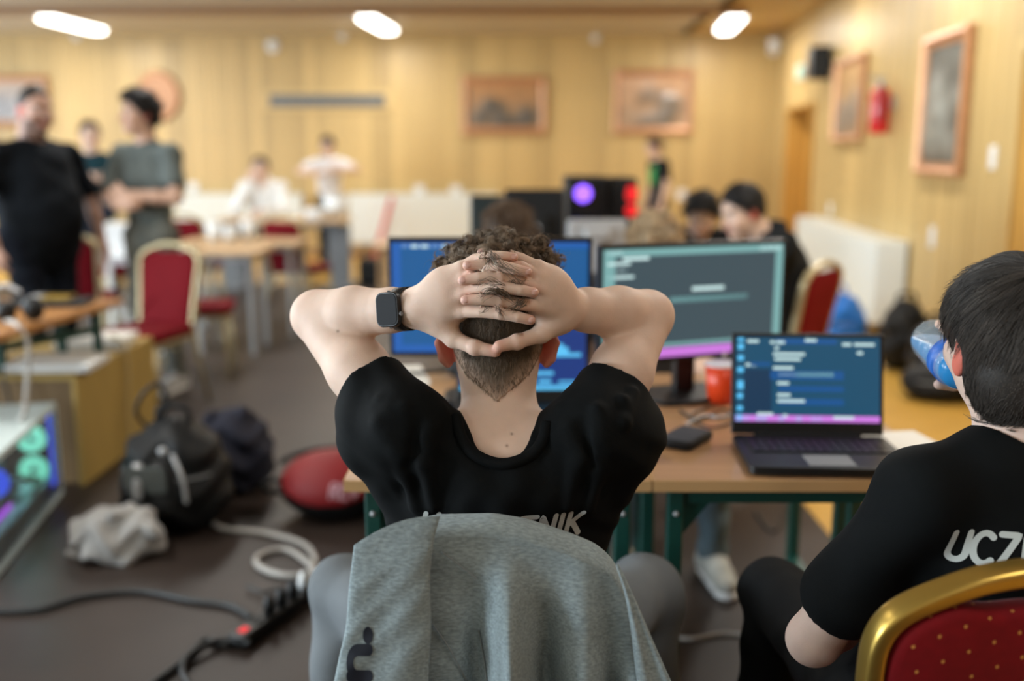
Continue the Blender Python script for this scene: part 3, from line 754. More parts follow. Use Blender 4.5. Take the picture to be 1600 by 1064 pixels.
# left window wall and the wall behind the photographer
m_ = MB(); WIN = (-1.5, 1.6, 4.9, 8.2, 11.4)  # first window is added for more light on the central boy's back
m_.box((-9.3, 5.2, .35), (.2, 18.6, .7)); m_.box((-9.3, 5.2, 2.86), (.2, 18.6, .34)); e = [-3.9] + [v for yy in WIN for v in (yy - 1, yy + 1)] + [14.3]
for a, b in zip(e[::2], e[1::2]): m_.box((-9.3, (a + b) / 2, 1.7), (.2, b - a, 2.0))
structure('wall_left', m_, M['plaster'])
for i, yy in enumerate(WIN):
    m_ = MB()
    for a, b, c, d in ((-1, -.94, .7, 2.69), (.94, 1, .7, 2.69), (-.94, .94, .7, .76), (-.94, .94, 2.63, 2.69), (-.03, .03, .76, 2.63)): m_.box((-9.28, yy + (a + b) / 2, (c + d) / 2), (.06, b - a, d - c))
    w_ = structure('window_%d' % (i + 1), m_, M['white'])
    for q in (-1, 1): MB().box((-9.30, yy + q * .485, 1.695), (.006, .91, 1.87)).build('pane', M['glass'], w_)
structure('wall_front', MB().box((-2.5, -3.7, CEIL / 2), (15, .2, CEIL)), M['plaster'])
# ceiling of narrow boards
structure('ceiling', MB().box((-2.7, 5.2, CEIL + .06), (13.4, 18.6, .08)), M['ceiling'])
cb = MB()
for k in range(96):
    xx = -9.15 + k * .12
    if xx > 2.25: break
    cb.box((xx + .055, 9.6, CEIL + .012), (.108, 8.9, .018))
cl = cb.build('ceiling_board', M['ceiling'], bpy.data.objects['ceiling']); cl['kind'] = 'stuff'
cb = MB()
for k in range(13): cb.box((2.31 + k * .12, 9.6, CEIL + .012), (.108, 8.9, .018))
cl = cb.build('ceiling_board', M['plank'], bpy.data.objects['ceiling']); cl['kind'] = 'stuff'
structure('trim_1', MB().box((-2.2, 11.55, CEIL - .03), (9.6, .16, .09)), M['beam'])
structure('trim_2', MB().box(((XR - 9.2) / 2, BY - .02, CEIL - .025), (XR + 9.0, .05, .05)), M['plank'])
# lamps
LL = ['long fluorescent ceiling lamp above the two standing men', 'fluorescent ceiling lamp glowing above the dark lettered sign', 'fluorescent ceiling lamp above the right of the two landscape pictures']
for r, (yy, pw) in enumerate(LAMP_ROWS):
    for k, xx in enumerate(LAMP_X):
        X0 = xx + (yy - 12.6) * .0932
        if r == 0:
            t = thing('ceiling_lamp', LL[k], 'lamp', (X0, yy, CEIL), -WA, 'ceiling lamps')
            MB().box((0, 0, -.02), (.26, 1.28, .04)).build('housing', M['white'], t, bevel=.008)
            MB().prism([(-.11, -.04), (-.085, -.085), (.085, -.085), (.11, -.04)], lambda a, b, s_: (a, -.61 + 1.22 * s_, b)).build('diffuser', M['lens'], t)
        area('lamp_light', (X0, yy, CEIL - (.10 if r == 0 else .03)), (0, 0, -WA), .22, 1.25, pw, LAMP_COL)

# ------------------------------------------------------------------ things on the walls
def relief(name, w, h, hue, parent, seed, M_):
    """a picture surface with low carved relief"""
    r_ = np.random.default_rng(seed); nx, nz = 26, 20; X, Z = np.meshgrid(np.linspace(-w / 2, w / 2, nx), np.linspace(-h / 2, h / 2, nz), indexing='ij'); D = np.zeros_like(X); S_ = np.zeros_like(X)
    for _ in range(14):
        a, b = r_.uniform(-w * .4, w * .4), r_.uniform(-h * .45, h * .15); s_ = r_.uniform(.04, .14) * min(w, h) * 1.6; g = np.exp(-((X - a) ** 2 + (Z - b) ** 2 * 1.6) / s_ ** 2); D += g * .012; S_ += g
    V = np.stack([X.ravel(), -D.ravel(), Z.ravel()], 1); i = np.arange(nx * nz).reshape(nx, nz)
    Q = np.stack([i[:-1, :-1], i[1:, :-1], i[1:, 1:], i[:-1, 1:]], -1).reshape(-1, 4)
    t = np.clip(S_.ravel() * .9, 0, 1)[:, None]; sk = np.clip((Z.ravel() / h + .25) * 1.6, 0, 1)[:, None]
    C = (np.array(hue[0]) * sk + np.array(hue[1]) * (1 - sk)) * (1 - t) + np.array(hue[2]) * t
    return mesh_np(name, V, Q, M_, parent, True, C)
M['picture'] = mat('picture_surface', (.3, .2, .1), .45, attr=True, noise=(9, .25))
M['picturegloss'] = mat('varnished_picture_surface', (.3, .2, .1), .28, attr=True, noise=(9, .25), coat=.4)
def picture(label, w, h, loc, rz, hue, fw=.10, seed=1, gloss=False, oval=False):
    t = thing('framed_picture', label, 'picture', loc, rz, 'framed pictures')
    if oval:
        pth = [(w / 2 * math.cos(a), -.02, h / 2 * math.sin(a)) for a in np.linspace(0, 2 * PI, 41)[:-1]]
        MB().sweep(pth, [(-.04, -.02), (-.03, .02), (.0, .04), (.03, .02), (.04, -.02)], (0, -1, 0), True).build('frame', M['frame'], t, True)
        MB().prism([(w / 2 * .97 * math.cos(a), h / 2 * .97 * math.sin(a)) for a in np.linspace(0, 2 * PI, 33)[:-1]], lambda a, b, s_: (a, -.02 - .012 * s_, b)).build('picture_surface', M['bronze'], t)
        return t
    a, b = w / 2 - fw / 2, h / 2 - fw / 2
    MB().sweep([(-a, -.012, -b), (a, -.012, -b), (a, -.012, b), (-a, -.012, b)], [(-fw / 2, -.012), (-fw / 2, .035), (-fw * .15, .045), (fw * .1, .022), (fw / 2, .012), (fw / 2, -.012)], (0, -1, 0), True).build('frame', M['frame'], t)
    r_ = relief('picture_surface', w - fw * 1.9, h - fw * 1.9, hue, t, seed, M['picturegloss' if gloss else 'picture']); r_.location = (0, -.016, 0)
    MB().box((0, -.006, 0), (w - fw, .01, h - fw)).build('backing', M['canvasdark'], t)
    return t
HB = [(.42, .22, .09), (.25, .17, .10), (.10, .09, .075)]
bz = BY - .012
picture('framed brown landscape relief left of the other one on the far wall', 1.20, .80, (-.108, bz, 2.07), 0, HB, .13, 3)
picture('framed landscape relief with a bright glare beside the corner on the far wall', 1.12, .88, (1.93, bz, 2.12), 0, [(.50, .29, .15), (.36, .24, .15), (.16, .13, .10)], .11, 5, True)
picture('pale framed picture on the far wall behind the heavy man', 1.3, .70, (-6.95, bz, 2.13), 0, [(.45, .36, .30), (.40, .40, .42), (.3, .3, .32)], .10, 8)
picture('oval copper framed picture above the head of the man in grey', .52, .60, (-4.83, bz, 2.20), 0, HB, .06, 9, False, True)
p = RW(9.75, .012, 1.93); picture('small framed picture between wall speaker and fire extinguisher', 1.15, .80, p, R(-90) - WA, [(.40, .24, .10), (.30, .20, .12), (.2, .17, .14)], .09, 11)
p = RW(7.02, .012, 1.755); picture('tall dark picture in wide copper frame right of the fire extinguisher', .98, 1.0, p, R(-90) - WA, [(.10, .10, .085), (.095, .085, .07), (.23, .23, .20)], .12, 17)
# dark lettered sign
t = thing('lettered_sign', 'long dark metal letter strip on a pale board, far wall', 'sign', (-2.52, bz, 2.135), 0)
MB().box((.0, -.012, -.0), (1.82, .02, .28)).build('board', M['plank'], t)
MB().box((0, -.03, 0), (1.58, .012, .155)).build('letter_strip', mat('sign_grey', (.085, .095, .10), .5, .3), t)
lm = mat('sign_letter', (.15, .16, .165), .4, .5); xx = -.76; r_ = random.Random(3)
for k in range(17):
    w = r_.choice((.05, .065, .075)); MB().box((xx + w / 2, -.04, 0), (w, .012, .115)).build('letter_block', lm, t, bevel=.004, seg=1); xx += w + .025
# small fixtures
def disc(label, name, cat, p, r, m, axis, group=None, dep=.04):
    t = thing(name, label, cat, p, 0, group); a = Vector(axis)
    MB().lathe([(r, 0), (r, dep * .5), (r * .8, dep * .9), (r * .3, dep)], (0, 0, 0), 20, a).build('casing', m, t, True)
    MB().lathe([(r * .22, dep * .9), (r * .2, dep * 1.15)], (0, 0, 0), 10, a).build('sensor_cap', M['grey'] if m is M['white'] else m, t); return t
def plate(label, name, cat, p, w, h, rz, group=None):
    t = thing(name, label, cat, p, rz, group)
    MB().box((0, -.006, 0), (w, .012, h)).build('face_plate', M['white'], t, bevel=.004)
    MB().box((0, -.014, 0), (w * .5, .008, h * .55)).build('rocker' if cat == 'switch' else 'socket_insert', M['white'], t, bevel=.002); return t
disc('white round detector above the left end of the lettered sign', 'wall_detector', 'detector', (P(427, 72, bz)), .09, M['white'], (0, -1, 0))
disc('small white detector below the ceiling lamp above the sign', 'wall_detector', 'detector', (P(536, 56, bz)), .06, M['white'], (0, -1, 0))
disc('small white detector on the far wall between the two landscape pictures', 'wall_detector', 'detector', (P(931, 60, bz)), .06, M['white'], (0, -1, 0))
disc('small white detector below the lamp above the standing men', 'wall_detector', 'detector', (P(120, 56, bz)), .06, M['white'], (0, -1, 0))
for px, py, lb in ((302, 293, 'white wall socket above the radiator beside the man in grey'), (712, 298, 'white wall socket above the right end of the red-striped radiator'), (655, 297, 'white wall socket above the middle of the red-striped radiator'), (1065, 304, 'white wall socket right of the boy in green-printed black shirt')):
    plate(lb, 'wall_socket', 'socket', P(px, py, bz), .13, .13, 0, 'wall sockets')
def rwp(Y, z): return RW(Y, .0, z)
plate('white light switch right of the tall dark picture', 'light_switch', 'switch', rwp(6.1, 1.40), .09, .14, R(-90) - WA)
plate('white wall socket right of the white radiator on the right wall', 'wall_socket', 'socket', rwp(7.1, .84), .10, .15, R(-90) - WA)
plate('white wall socket above the far end of the right radiator', 'wall_socket', 'socket', rwp(10.4, .86), .10, .12, R(-90) - WA)
# security camera in the corner
p = P(1210, 77, 13.75); t = thing('security_camera', 'white security camera high in the room corner', 'camera', p, 0)
MB().ball((0, 0, 0), .085, 16).build('dome', M['white'], t, True); MB().cyl((0, 0, .05), (0, 0, .13), .07, .09).build('mount', M['white'], t); MB().cyl((.06, .0, .02), (.17, .05, .04), .03).build('arm', M['white'], t); MB().ball((-.05, -.065, -.02), .025, 10).build('lens', M['black'], t, True)
# exit sign
t = thing('exit_sign', 'small glowing pale green exit sign above the doorway', 'sign', RW(12.35, .0, 2.39), R(-90) - WA)
MB().box((0, -.02, 0), (.34, .04, .17)).build('housing', M['white'], t, bevel=.006); MB().box((0, -.042, 0), (.31, .006, .14)).build('lit_panel', M['ledexit'], t)
# wall speaker
t = thing('wall_speaker', 'black loudspeaker box mounted high left of the small picture', 'speaker', RW(10.75, .0, 2.19), R(-90) - WA)
MB().box((0, -.13, .165), (.26, .20, .33)).build('cabinet', M['blackmatte'], t, bevel=.012); MB().box((0, -.234, .165), (.22, .008, .29)).build('grille', M['grey'], t, bevel=.004); MB().box((0, -.018, .165), (.08, .04, .1)).build('bracket', M['black'], t)
for zz in (.10, .23): MB().lathe([(.075 if zz < .2 else .04, 0), (.05 if zz < .2 else .02, .006)], (0, -.238, zz), 16, (0, -1, 0)).build('cone', M['black'], t)
# extinguisher
t = thing('fire_extinguisher', 'red fire extinguisher with white label hanging on the right wall', 'extinguisher', RW(8.32, .012, 1.58), R(-90) - WA)
MB().lathe([(.02, 0), (.072, .004), (.08, .02), (.08, .30), (.07, .345), (.04, .375), (.026, .385)], (0, -.10, 0), 24).build('cylinder', M['redmetal'], t, True)
lab = MB(); n = 10
vs = []; 
for zz in (.08, .25):
    for k in range(n + 1):
        a = R(200 + 75 * k / n); vs.append((.0815 * math.cos(a), -.10 + .0815 * math.sin(a), zz))
lab.add(vs, [(k, k + 1, n + 2 + k, n + 1 + k) for k in range(n)]).build('label', M['paper'], t, True)
MB().cyl((0, -.10, .38), (0, -.10, .42), .022).box((0, -.13, .43), (.03, .12, .014)).box((0, -.13, .455), (.028, .13, .012)).build('valve_handle', M['steel'], t)
MB().tube(spline([(.03, -.10, .41), (.10, -.12, .38), (.105, -.12, .25), (.10, -.11, .10)]), .011, 8).build('hose', M['black'], t, True)
MB().box((0, -.012, .25), (.10, .024, .10)).build('bracket', M['steel'], t)
# radiators
def radiator(label, w, h, dep, loc, rz):
    t = thing('radiator', label, 'radiator', loc, rz, 'white radiators'); n = int(w / .055)
    MB().box((0, -dep + .008, h / 2), (w, .016, h)).build('front_panel', M['radiator'], t, bevel=.006)
    MB().box((0, -dep / 2, h - .006), (w, dep, .012)).build('top_grille', M['radiator'], t, bevel=.004)
    for s_ in (-1, 1): MB().box((s_ * (w / 2 - .006), -dep / 2, h / 2), (.012, dep - .018, h - .02)).build('end_panel', M['radiator'], t, bevel=.003)
    c = MB()
    for k in range(n): c.box((-w / 2 + (k + .5) * w / n, -dep - .003, h / 2), (.03, .006, h - .06))
    o = c.build('ribs', M['radiator'], t); o['kind'] = 'stuff'
    MB().cyl((w / 2 - .03, -dep / 2, .0), (w / 2 - .03, -dep / 2, -.1), .012, n=8).build('pipe', M['white'], t)
    return t
radiator('long white radiator on the far wall behind the seated man in white', 1.75, .68, .12, ((-4.63 - 2.93) / 2, BY - .03, .20), 0)
radiator('white radiator on the far wall with a red stick leaning on it', 2.06, .68, .12, (-1.23, BY - .03, .20), 0)
p = RW(9.22, .015, .12); radiator('big white radiator on the right wall above the black backpacks', 3.25, .64, .24, p, R(-90) - WA)
t = thing('red_stick', 'thin red stick leaning on the white radiator of the far wall', 'stick', P(594, 372, 13.4))
MB().cyl((-.07, -.14, -.30), (.12, .34, .50), .035, .03).build('rod', M['redmetal'], t, True); MB().ball((.12, .34, .50), .036, 10).build('end_cap', M['redmetal'], t, True)

# ------------------------------------------------------------------ chairs
def half_outline(): return [(-.168, .43), (-.174, .55), (-.182, .68), (-.189, .775), (-.188, .818), (-.175, .848), (-.146, .870), (-.09, .893), (-.045, .904), (0, .908)]
def chair_y(z): return -.20 - (z - .43) * .20
def chair(label, loc, rz, group, fab=None, gold=None):
    fab = fab or M['redfab']; gold = gold or M['gold']
    t = thing('banquet_chair', label, 'chair', loc, rz, group)
    ho = half_outline(); out = ho + [(-a, b) for a, b in ho[-2::-1]]
    pth = [(a, b) for a, b in [tuple(q) for q in spline([(a, b) for a, b in out], 5)]]
    th = math.atan(.20); n_ = (0, -math.cos(th), -math.sin(th))
    P3 = [(a, chair_y(b), b) for a, b in pth]
    prof = [(q, r) for q, r in rrect(.026, .036, .008, 3)]
    MB().sweep(P3, prof, n_).build('back_frame', gold, t, True)
    ins = []
    for a, b in pth:
        k = .93; ins.append((a * .925, min(b - .014 if b > .5 else b + .03, 2)))
    top = [(a, (b - .030 * math.exp(-(a / .085) ** 4)) if b > .8 else b) for a, b in ins]
    # padded back: front and rear skins
    th_ = .016
    cu = MB(); rings = []
    for sc, dp in ((1, 0), (1, .010), (.985, .018), (.93, .023), (.6, .027), (.25, .028)):
        rings.append([(a * sc, chair_y(.66 + (b - .66) * sc), .66 + (b - .66) * sc, dp) for a, b in top])
    nn = len(top)
    for sgn in (1, -1):
        vs = [(a, y_ + sgn * dp, z_) for r_ in rings for a, y_, z_, dp in r_]; fs = []
        for i in range(len(rings) - 1):
            for k in range(nn): fs.append((i * nn + k, i * nn + (k + 1) % nn, (i + 1) * nn + (k + 1) % nn, (i + 1) * nn + k))
        fs.append(tuple((len(rings) - 1) * nn + k for k in range(nn))); cu.add(vs, fs)
    cu.build('back_cushion', fab, t, True)
    so = rrect(.40, .43, .07, 5)
    MB().prism(so, lambda a, b, s_: (a * (1 - .03 * (b < 0)), b + .005, .415 + .06 * s_)).build('seat', fab, t, bevel=.018, seg=3)
    MB().prism(rrect(.38, .40, .06, 4), lambda a, b, s_: (a, b, .395 + .02 * s_)).build('seat_frame', gold, t)
    for sx in (-1, 1):
        MB().tube([(sx * .18, .17, .40), (sx * .185, .185, .2), (sx * .19, .20, .01)], [.014, .0135, .012], 8).build('leg', gold, t, True)
        MB().tube([(sx * .185, -.195, .44), (sx * .19, -.205, .3), (sx * .2, -.28, .01)], [.014, .0135, .012], 8).build('leg', gold, t, True)
    MB().tube([(-.185, -.02, .36), (0, -.01, .36), (.185, -.02, .36)], .009, 8).build('stretcher', gold, t, True)
    return t
CG = 'red banquet chairs'
c1 = chair('red gold-framed chair standing beside the plywood box on the left', (-2.03, 5.42, .007), R(165), CG, M['redfabplain'], M['goldpale'])
def ch2(loc, rz, lab): return dup(c1, (loc[0], loc[1], loc[2] if len(loc) > 2 else .007), rz, lab, CG)
ch2((-2.02, 6.35), R(-80), 'red chair with its back hidden behind the front left chair')
ch2((-2.95, 6.75), R(10), 'dark red chair standing right behind the heavy man in black')
ch2((-1.82, 8.56), R(-20), 'red chair pushed to the grey-legged table below the man in white')
ch2((-2.80, 8.75), R(0), 'red chair behind the table beside the man in grey')
ch2((1.27, 4.90), R(48), 'red chair behind the hooded dark-haired boys at right')
ch2((-3.3, 8.35), R(40), 'red chair half hidden behind the heavy man and white boxes')

# ------------------------------------------------------------------ tables at the back
def table(label, x0, x1, y0, y1, h, leg_m, top_m, group=None, panel=False, lean=None):
    t = thing('folding_table', label, 'table', ((x0 + x1) / 2, (y0 + y1) / 2, .006), 0, group); w, d = x1 - x0, y1 - y0
    MB().box((0, 0, h - .018), (w, d, .03)).build('tabletop', top_m, t, bevel=.006)
    MB().box((0, 0, h - .055), (w - .16, d - .14, .04)).build('apron', leg_m, t)
    for sx in (-1, 1):
        if panel:
            MB().box((sx * (w / 2 - .1), 0, h / 2 - .035), (.24, .05, h - .08)).build('leg', leg_m, t, bevel=.006); MB().box((sx * (w / 2 - .1), 0, .015), (.3, d - .1, .03)).build('foot', leg_m, t, bevel=.006)
        else:
            for sy in (-1, 1): MB().box((sx * (w / 2 - .07), sy * (d / 2 - .06), h / 2 - .02), (.035, .035, h - .04)).build('leg', leg_m, t, bevel=.004)
    return t
TG = 'tables at the back of the hall'
tA = table('light wood table with white cups right of the man in grey', -2.62, -1.66, 7.68, 8.2, .745, M['steel'], M['lightwood'], TG)
tB = table('nearer light wood table behind the front left red chair', -2.3, -1.78, 6.95, 7.45, .745, M['steel'], M['lightwood'], TG)
tC = table('long light wood table with broad grey legs before the man in white', -3.1, -1.75, 10.35, 11.0, .745, M['grey'], M['lightwood'], TG, True)
tD = table('light wood table below the radiator with the red stick', -1.30, .5, 9.2, 9.8, .58, M['lightwood'], M['lightwood'], TG)
tE = table('table carrying the black computer towers behind the monitors', -.30, .74, 4.55, 5.45, .745, M['steel'], M['lightwood'], TG)
tF = table('small white table between the heavy man and the man in grey', -3.05, -2.45, 6.95, 7.4, .72, M['white'], M['white'], TG)
def cup(name, label, cat, p, r, h, m, group=None):
    t = thing(name, label, cat, p, 0, group)
    MB().lathe([(r * .78, 0), (r, h), (r * .93, h), (r * .74, h * .06)], (0, 0, 0), 18).build('body', m, t, True); MB().lathe([(r * 1.04, h * .97), (r * 1.04, h * 1.02), (r * .9, h * 1.02)], (0, 0, 0), 18).build('rim', M['white'], t, True); return t
for k, (dx, dy, hh) in enumerate(((-.14, -.1, .15), (.0, -.14, .12), (.12, -.06, .16))):
    cup('white_cup', ('white cup at the left of the three on the back table', 'white cup in the middle of the three on the back table', 'white cup at the right of the three on the back table')[k], 'cup', (-2.2 + dx, 7.95 + dy, .745), .06, hh, M['white'], 'white cups on the back table')
cup('white_cup', 'white bowl on the far table before the seated man in white', 'bowl', (-2.05, 10.5, .745), .13, .11, M['white'])
cup('paper_bag', 'white cup at the end of the far table below the standing boy', 'cup', (-1.88, 10.7, .745), .13, .24, M['white'])
def carton(name, label, cat, p, d, m, rz=0):
    t = thing(name, label, cat, p, rz)
    MB().box((0, 0, d[2] / 2), d).build('body', m, t, bevel=.008); MB().box((0, 0, d[2] + .006), (d[0] * 1.02, d[1] * 1.02, .012)).build('lid', m, t, bevel=.004); return t
carton('white_box', 'white carton standing on the small white table behind', 'box', (-2.78, 7.15, .721), (.26, .22, .20), M['white'])
carton('white_box', 'white storage box on the floor under the small white table', 'box', (-2.64, 7.17, .006), (.30, .26, .40), M['paper'])
t = thing('black_bag', 'black bag on the floor beside the far table leg', 'bag', P(541, 447, 10.85) * vec(1, 1, 0) + vec(.28, 0, .007))
MB().box((0, 0, .15), (.28, .22, .30)).build('body', M['bagblack'], t, bevel=.05, seg=3); MB().tube(spline([(-.08, 0, .29), (-.06, 0, .40), (.06, 0, .40), (.08, 0, .29)]), .012, 8).build('handle', M['bagblack'], t, True)
# computers on table E
EZ = .745 + .004
def tower(name, label, p, d, led):
    t = thing(name, label, 'computer', p, 0); w, dp, h = d
    MB().box((0, 0, h / 2 + .01), (w, dp, h - .02)).build('case', M['blackmatte'], t, bevel=.008)
    MB().box((0, -dp / 2 - .004, h / 2), (w * .94, .008, h * .94)).build('front_panel', M['dark'], t, bevel=.003)
    for sx in (-1, 1): MB().box((sx * w * .35, 0, .005), (.03, dp * .8, .01)).build('foot', M['black'], t)
    for (x_, z_, r_, m) in led:
        a = [(x_ + r_ * .72 * math.cos(q), -dp / 2 - .012, z_ + r_ * .72 * math.sin(q)) for q in np.linspace(0, 2 * PI, 25)[:-1]]
        f_ = MB().tube(a, r_ * .28, 8, True).build('fan_ring', m, t, True); MB().cyl((x_, -dp / 2 - .010, z_), (x_, -dp / 2 - .018, z_), r_ * .3).build('fan_hub', m, f_)
        for q in range(7):
            an = q * 2 * PI / 7; MB().box((x_ + r_ * .5 * math.cos(an), -dp / 2 - .012, z_ + r_ * .5 * math.sin(an)), (r_ * .5, .003, r_ * .16), Matrix.Rotation(-an + .4, 3, 'Y')).build('fan_blade', m, f_)
    return t
tower('computer_tower', 'black computer tower with glowing purple fan', (.37, 5.18, EZ), (.20, .42, .56), [(-.02, .48, .042, M['ledpurple']), (-.055, .32, .035, M['ledblue'])])
tower('computer_tower', 'black computer tower with red lit fans behind the monitors', (.55, 5.20, EZ), (.14, .40, .555), [(.045, .47, .032, M['ledred']), (.045, .395, .032, M['ledred'])])
MB().box((.045, -.21, .50), (.05, .006, .03)).build('light_bar', M['ledred'], bpy.data.objects['computer_tower.001'])
def monback(name, label, p, w, h, z0, m, logo):
    t = thing(name, label, 'monitor', p, 0)
    MB().box((0, 0, z0 + h / 2), (w, .03, h)).build('back_shell', m, t, bevel=.012); MB().box((0, -.035, z0 + h * .45), (w * .45, .045, h * .45)).build('rear_bulge', m, t, bevel=.015)
    MB().box((0, -.02, z0 * .5 + .04), (.06, .035, z0 + .08)).build('neck', m, t, bevel=.006); MB().box((0, .0, .008), (.26, .18, .016)).build('stand_base', m, t, bevel=.006)
    MB().box((0, .016, z0 + h / 2), (w - .02, .004, h - .02)).build('screen', M['dark'], t)
    if logo: MB().cyl((0, -.058, z0 + h * .5), (0, -.062, z0 + h * .5), .026).build('logo', M['silver'], t)
    return t
monback('computer_monitor', 'dark monitor seen from behind with a round white logo', (.105, 4.72, EZ), .28, .36, .15, M['blackmatte'], True)
monback('computer_monitor', 'black monitor at the left end of the row behind', (-.10, 5.0, EZ), .22, .34, .13, mat('dark_teal_plastic', (.012, .022, .024), .4), False)
monback('computer_monitor', 'silver monitor back below the purple lit tower', (.40, 4.70, EZ), .28, .12, .25, M['silver'], False)

# ------------------------------------------------------------------ the right side: bags by the wall
def bag(name, label, cat, c, r, m, seed, handle=True, B=None, extra=None, flatz=.35, lump=.012, m2=None):
    r_ = np.random.default_rng(seed); c = np.asarray(c, float); r = np.asarray(r, float); F = Field(c - r * 1.5 - .05, c + r * 1.5 + .05, max(.006, r.max() * .028)); z0 = c[2] - r[2]
    F.ell(c, r * vec(1, 1, 1.12), B, .02); F.ell(c - vec(0, 0, r[2] * .35), r * vec(1.02, 1.02, .7), B, .05)
    for _ in range(7):
        d = nrm(r_.normal(size=3) * vec(1, 1, .7)); F.ell(c + d * r * .62, r * r_.uniform(.32, .5), B, .03)
    ph = r_.uniform(0, 6, 6); w = 4.5 / r.max()
    F.fnall(lambda X, Y, Z: lump * (np.sin(X * w + ph[0] + 1.7 * np.sin(Z * w * .8 + ph[1])) * np.sin(Y * w + ph[2] + np.sin(X * w * .6)) + .6 * np.sin(Z * w * 2.1 + ph[3] + 2 * np.sin(X * w * 1.3 + ph[4]))))
    F.fnall(lambda X, Y, Z: z0 - Z, 'i'); V, Q = biggest(*F.mesh())
    t = thing(name, label, cat, vec(c[0], c[1], z0)); b0 = vec(c[0], c[1], z0)
    mesh_np('body', V, Q, m, t, True, None, b0)
    if handle:
        h = r[2] * 2.05; MB().tube(spline([(-.06, 0, h * .93), (-.05, 0, h * 1.12), (.05, 0, h * 1.12), (.06, 0, h * .93)]), .011, 8).build('handle', m2 or m, t, True)
        MB().tube([tuple(c - b0 + vec(math.cos(a) * r[0] * .98, math.sin(a) * r[1] * .98, r[2] * .15)) for a in np.linspace(PI * 1.05, PI * 1.95, 14)], .006, 6).build('zip', M['grey'], t, True)
    return t
bag('sports_bag', 'bright blue bag lying on the floor by the right radiator', 'bag', (2.32, 7.05, .22), (.20, .22, .21), M['blue'], 4)
bag('backpack', 'black backpack standing under the right radiator', 'backpack', (2.62, 6.55, .225), (.16, .15, .215), M['bagblack'], 12)
bag('backpack', 'black backpack leaning on the right wall behind the bottle', 'backpack', (2.63, 6.06, .20), (.15, .17, .19), M['bagblack'], 23)
bag('shoulder_bag', 'flat black bag on the yellow floor below the blue bottle', 'bag', (2.55, 5.72, .105), (.24, .16, .10), M['bagblack'], 31, True, None, None, .3, .006)
# ------------------------------------------------------------------ the two desks in front
def desk(label, x0, x1, y0, y1, panel=False, h=.75, loc_z=.007):
    t = thing('school_desk', label, 'desk', ((x0 + x1) / 2, (y0 + y1) / 2, loc_z), 0, 'beech desks with green legs'); w, d = x1 - x0, y1 - y0; h -= loc_z
    MB().box((0, 0, h - .012), (w - .006, d - .006, .024)).build('tabletop', M['desk'], t, bevel=.002)
    e = MB(); e.box((0, -d / 2 + .0015, h - .0125), (w, .003, .025)); e.box((0, d / 2 - .0015, h - .0125), (w, .003, .025)); e.box((-w / 2 + .0015, 0, h - .0125), (.003, d - .006, .025)); e.box((w / 2 - .0015, 0, h - .0125), (.003, d - .006, .025))
    e.build('edge_band', M['deskedge'], t)
    for sx in (-1, 1):
        for sy in (-1, 1):
            lx, ly = sx * (w / 2 - .055), sy * (d / 2 - .05)
            l = MB().box((lx, ly, (h - .025) / 2), (.034, .034, h - .026)).build('leg', M['green'], t, bevel=.004)
            MB().prism([(0, 0), (0, -.11), (-sx * .085, 0)], lambda a, b, s_: (lx + a - sx * .017, ly - .003 + .006 * s_, h - .028 + b)).build('gusset', M['green'], l)
            MB().ball((lx, ly + sy * .018, h - .085), .006, 8).build('screw', M['silver'], l, True)
            MB().box((lx, ly, .006), (.038, .038, .012)).build('foot', M['black'], l)
    for sy in (-1, 1): MB().box((0, sy * (d / 2 - .05), h - .045), (w - .14, .022, .036)).build('apron', M['green'], t)
    for sx in (-1, 1):
        MB().box((sx * (w / 2 - .055), 0, h - .045), (.022, d - .13, .036)).build('apron', M['green'], t); MB().box((sx * (w / 2 - .055), 0, .16), (.026, d - .13, .026)).build('stretcher', M['green'], t)
    if panel: MB().box((0, d / 2 - .055, h - .19), (w - .15, .012, .24)).build('modesty_panel', M['green'], t)
    return t
desk('beech desk with dark green legs in front of the central boy', -.352, .292, 1.99, 2.50, True)
desk('beech desk with dark green legs under the open laptop at right', .295, .94, 1.99, 2.50)
desk('beech desk on the far side carrying the left monitor', -.352, .292, 2.505, 3.02)
desk('beech desk on the far side behind the open laptop', .295, .94, 2.505, 3.02)
DZ = .7505
# --- monitors and laptops
def bar(mb, w, h, x0, x1, z0, z1, y):
    """rectangle in screen fractions (x right, z up)"""
    mb.box(((x0 + x1) / 2 * w - w / 2, y, (z0 + z1) / 2 * h - h / 2), ((x1 - x0) * w, .0006, (z1 - z0) * h))
def monitor(label, c, rz, w, h, m, tilt=0.):
    """c: centre of the screen; looks along local -Y"""
    t = thing('computer_monitor', label, 'monitor', (c[0], c[1], DZ), rz); zc = c[2] - DZ
    MB().box((0, .012, zc), (w, .026, h)).build('bezel', M['black'], t, bevel=.004)
    MB().box((0, .035, zc), (w * .6, .03, h * .6)).build('rear_shell', M['black'], t, bevel=.012)
    MB().box((0, .05, zc * .5 + .02), (.06, .03, zc + .04)).build('neck', M['black'], t, bevel=.004)
    MB().prism(rrect(.26, .20, .05, 4), lambda a, b, s_: (a, b + .03, .001 + .012 * s_)).build('stand_base', M['black'], t, bevel=.003)
    sc = MB().box((0, -.0015, zc), (w - .022, .001, h - .026)).build('screen', m, t)
    sc.location = (0, 0, 0)
    return t, sc, zc, w - .022, h - .026
def screen_bits(sc, zc, w, h, bits):
    for name, m, rects in bits:
        b = MB()
        for k, (x0, x1, z0, z1) in enumerate(rects): bar(b, w, h, x0, x1, z0, z1, -.0026 - .0006 * (k % 3))
        o = b.build(name, m, sc); o.location = (0, 0, zc)
        if name in ('screen_text', 'taskbar_icons', 'icon_column'): o['kind'] = 'stuff'
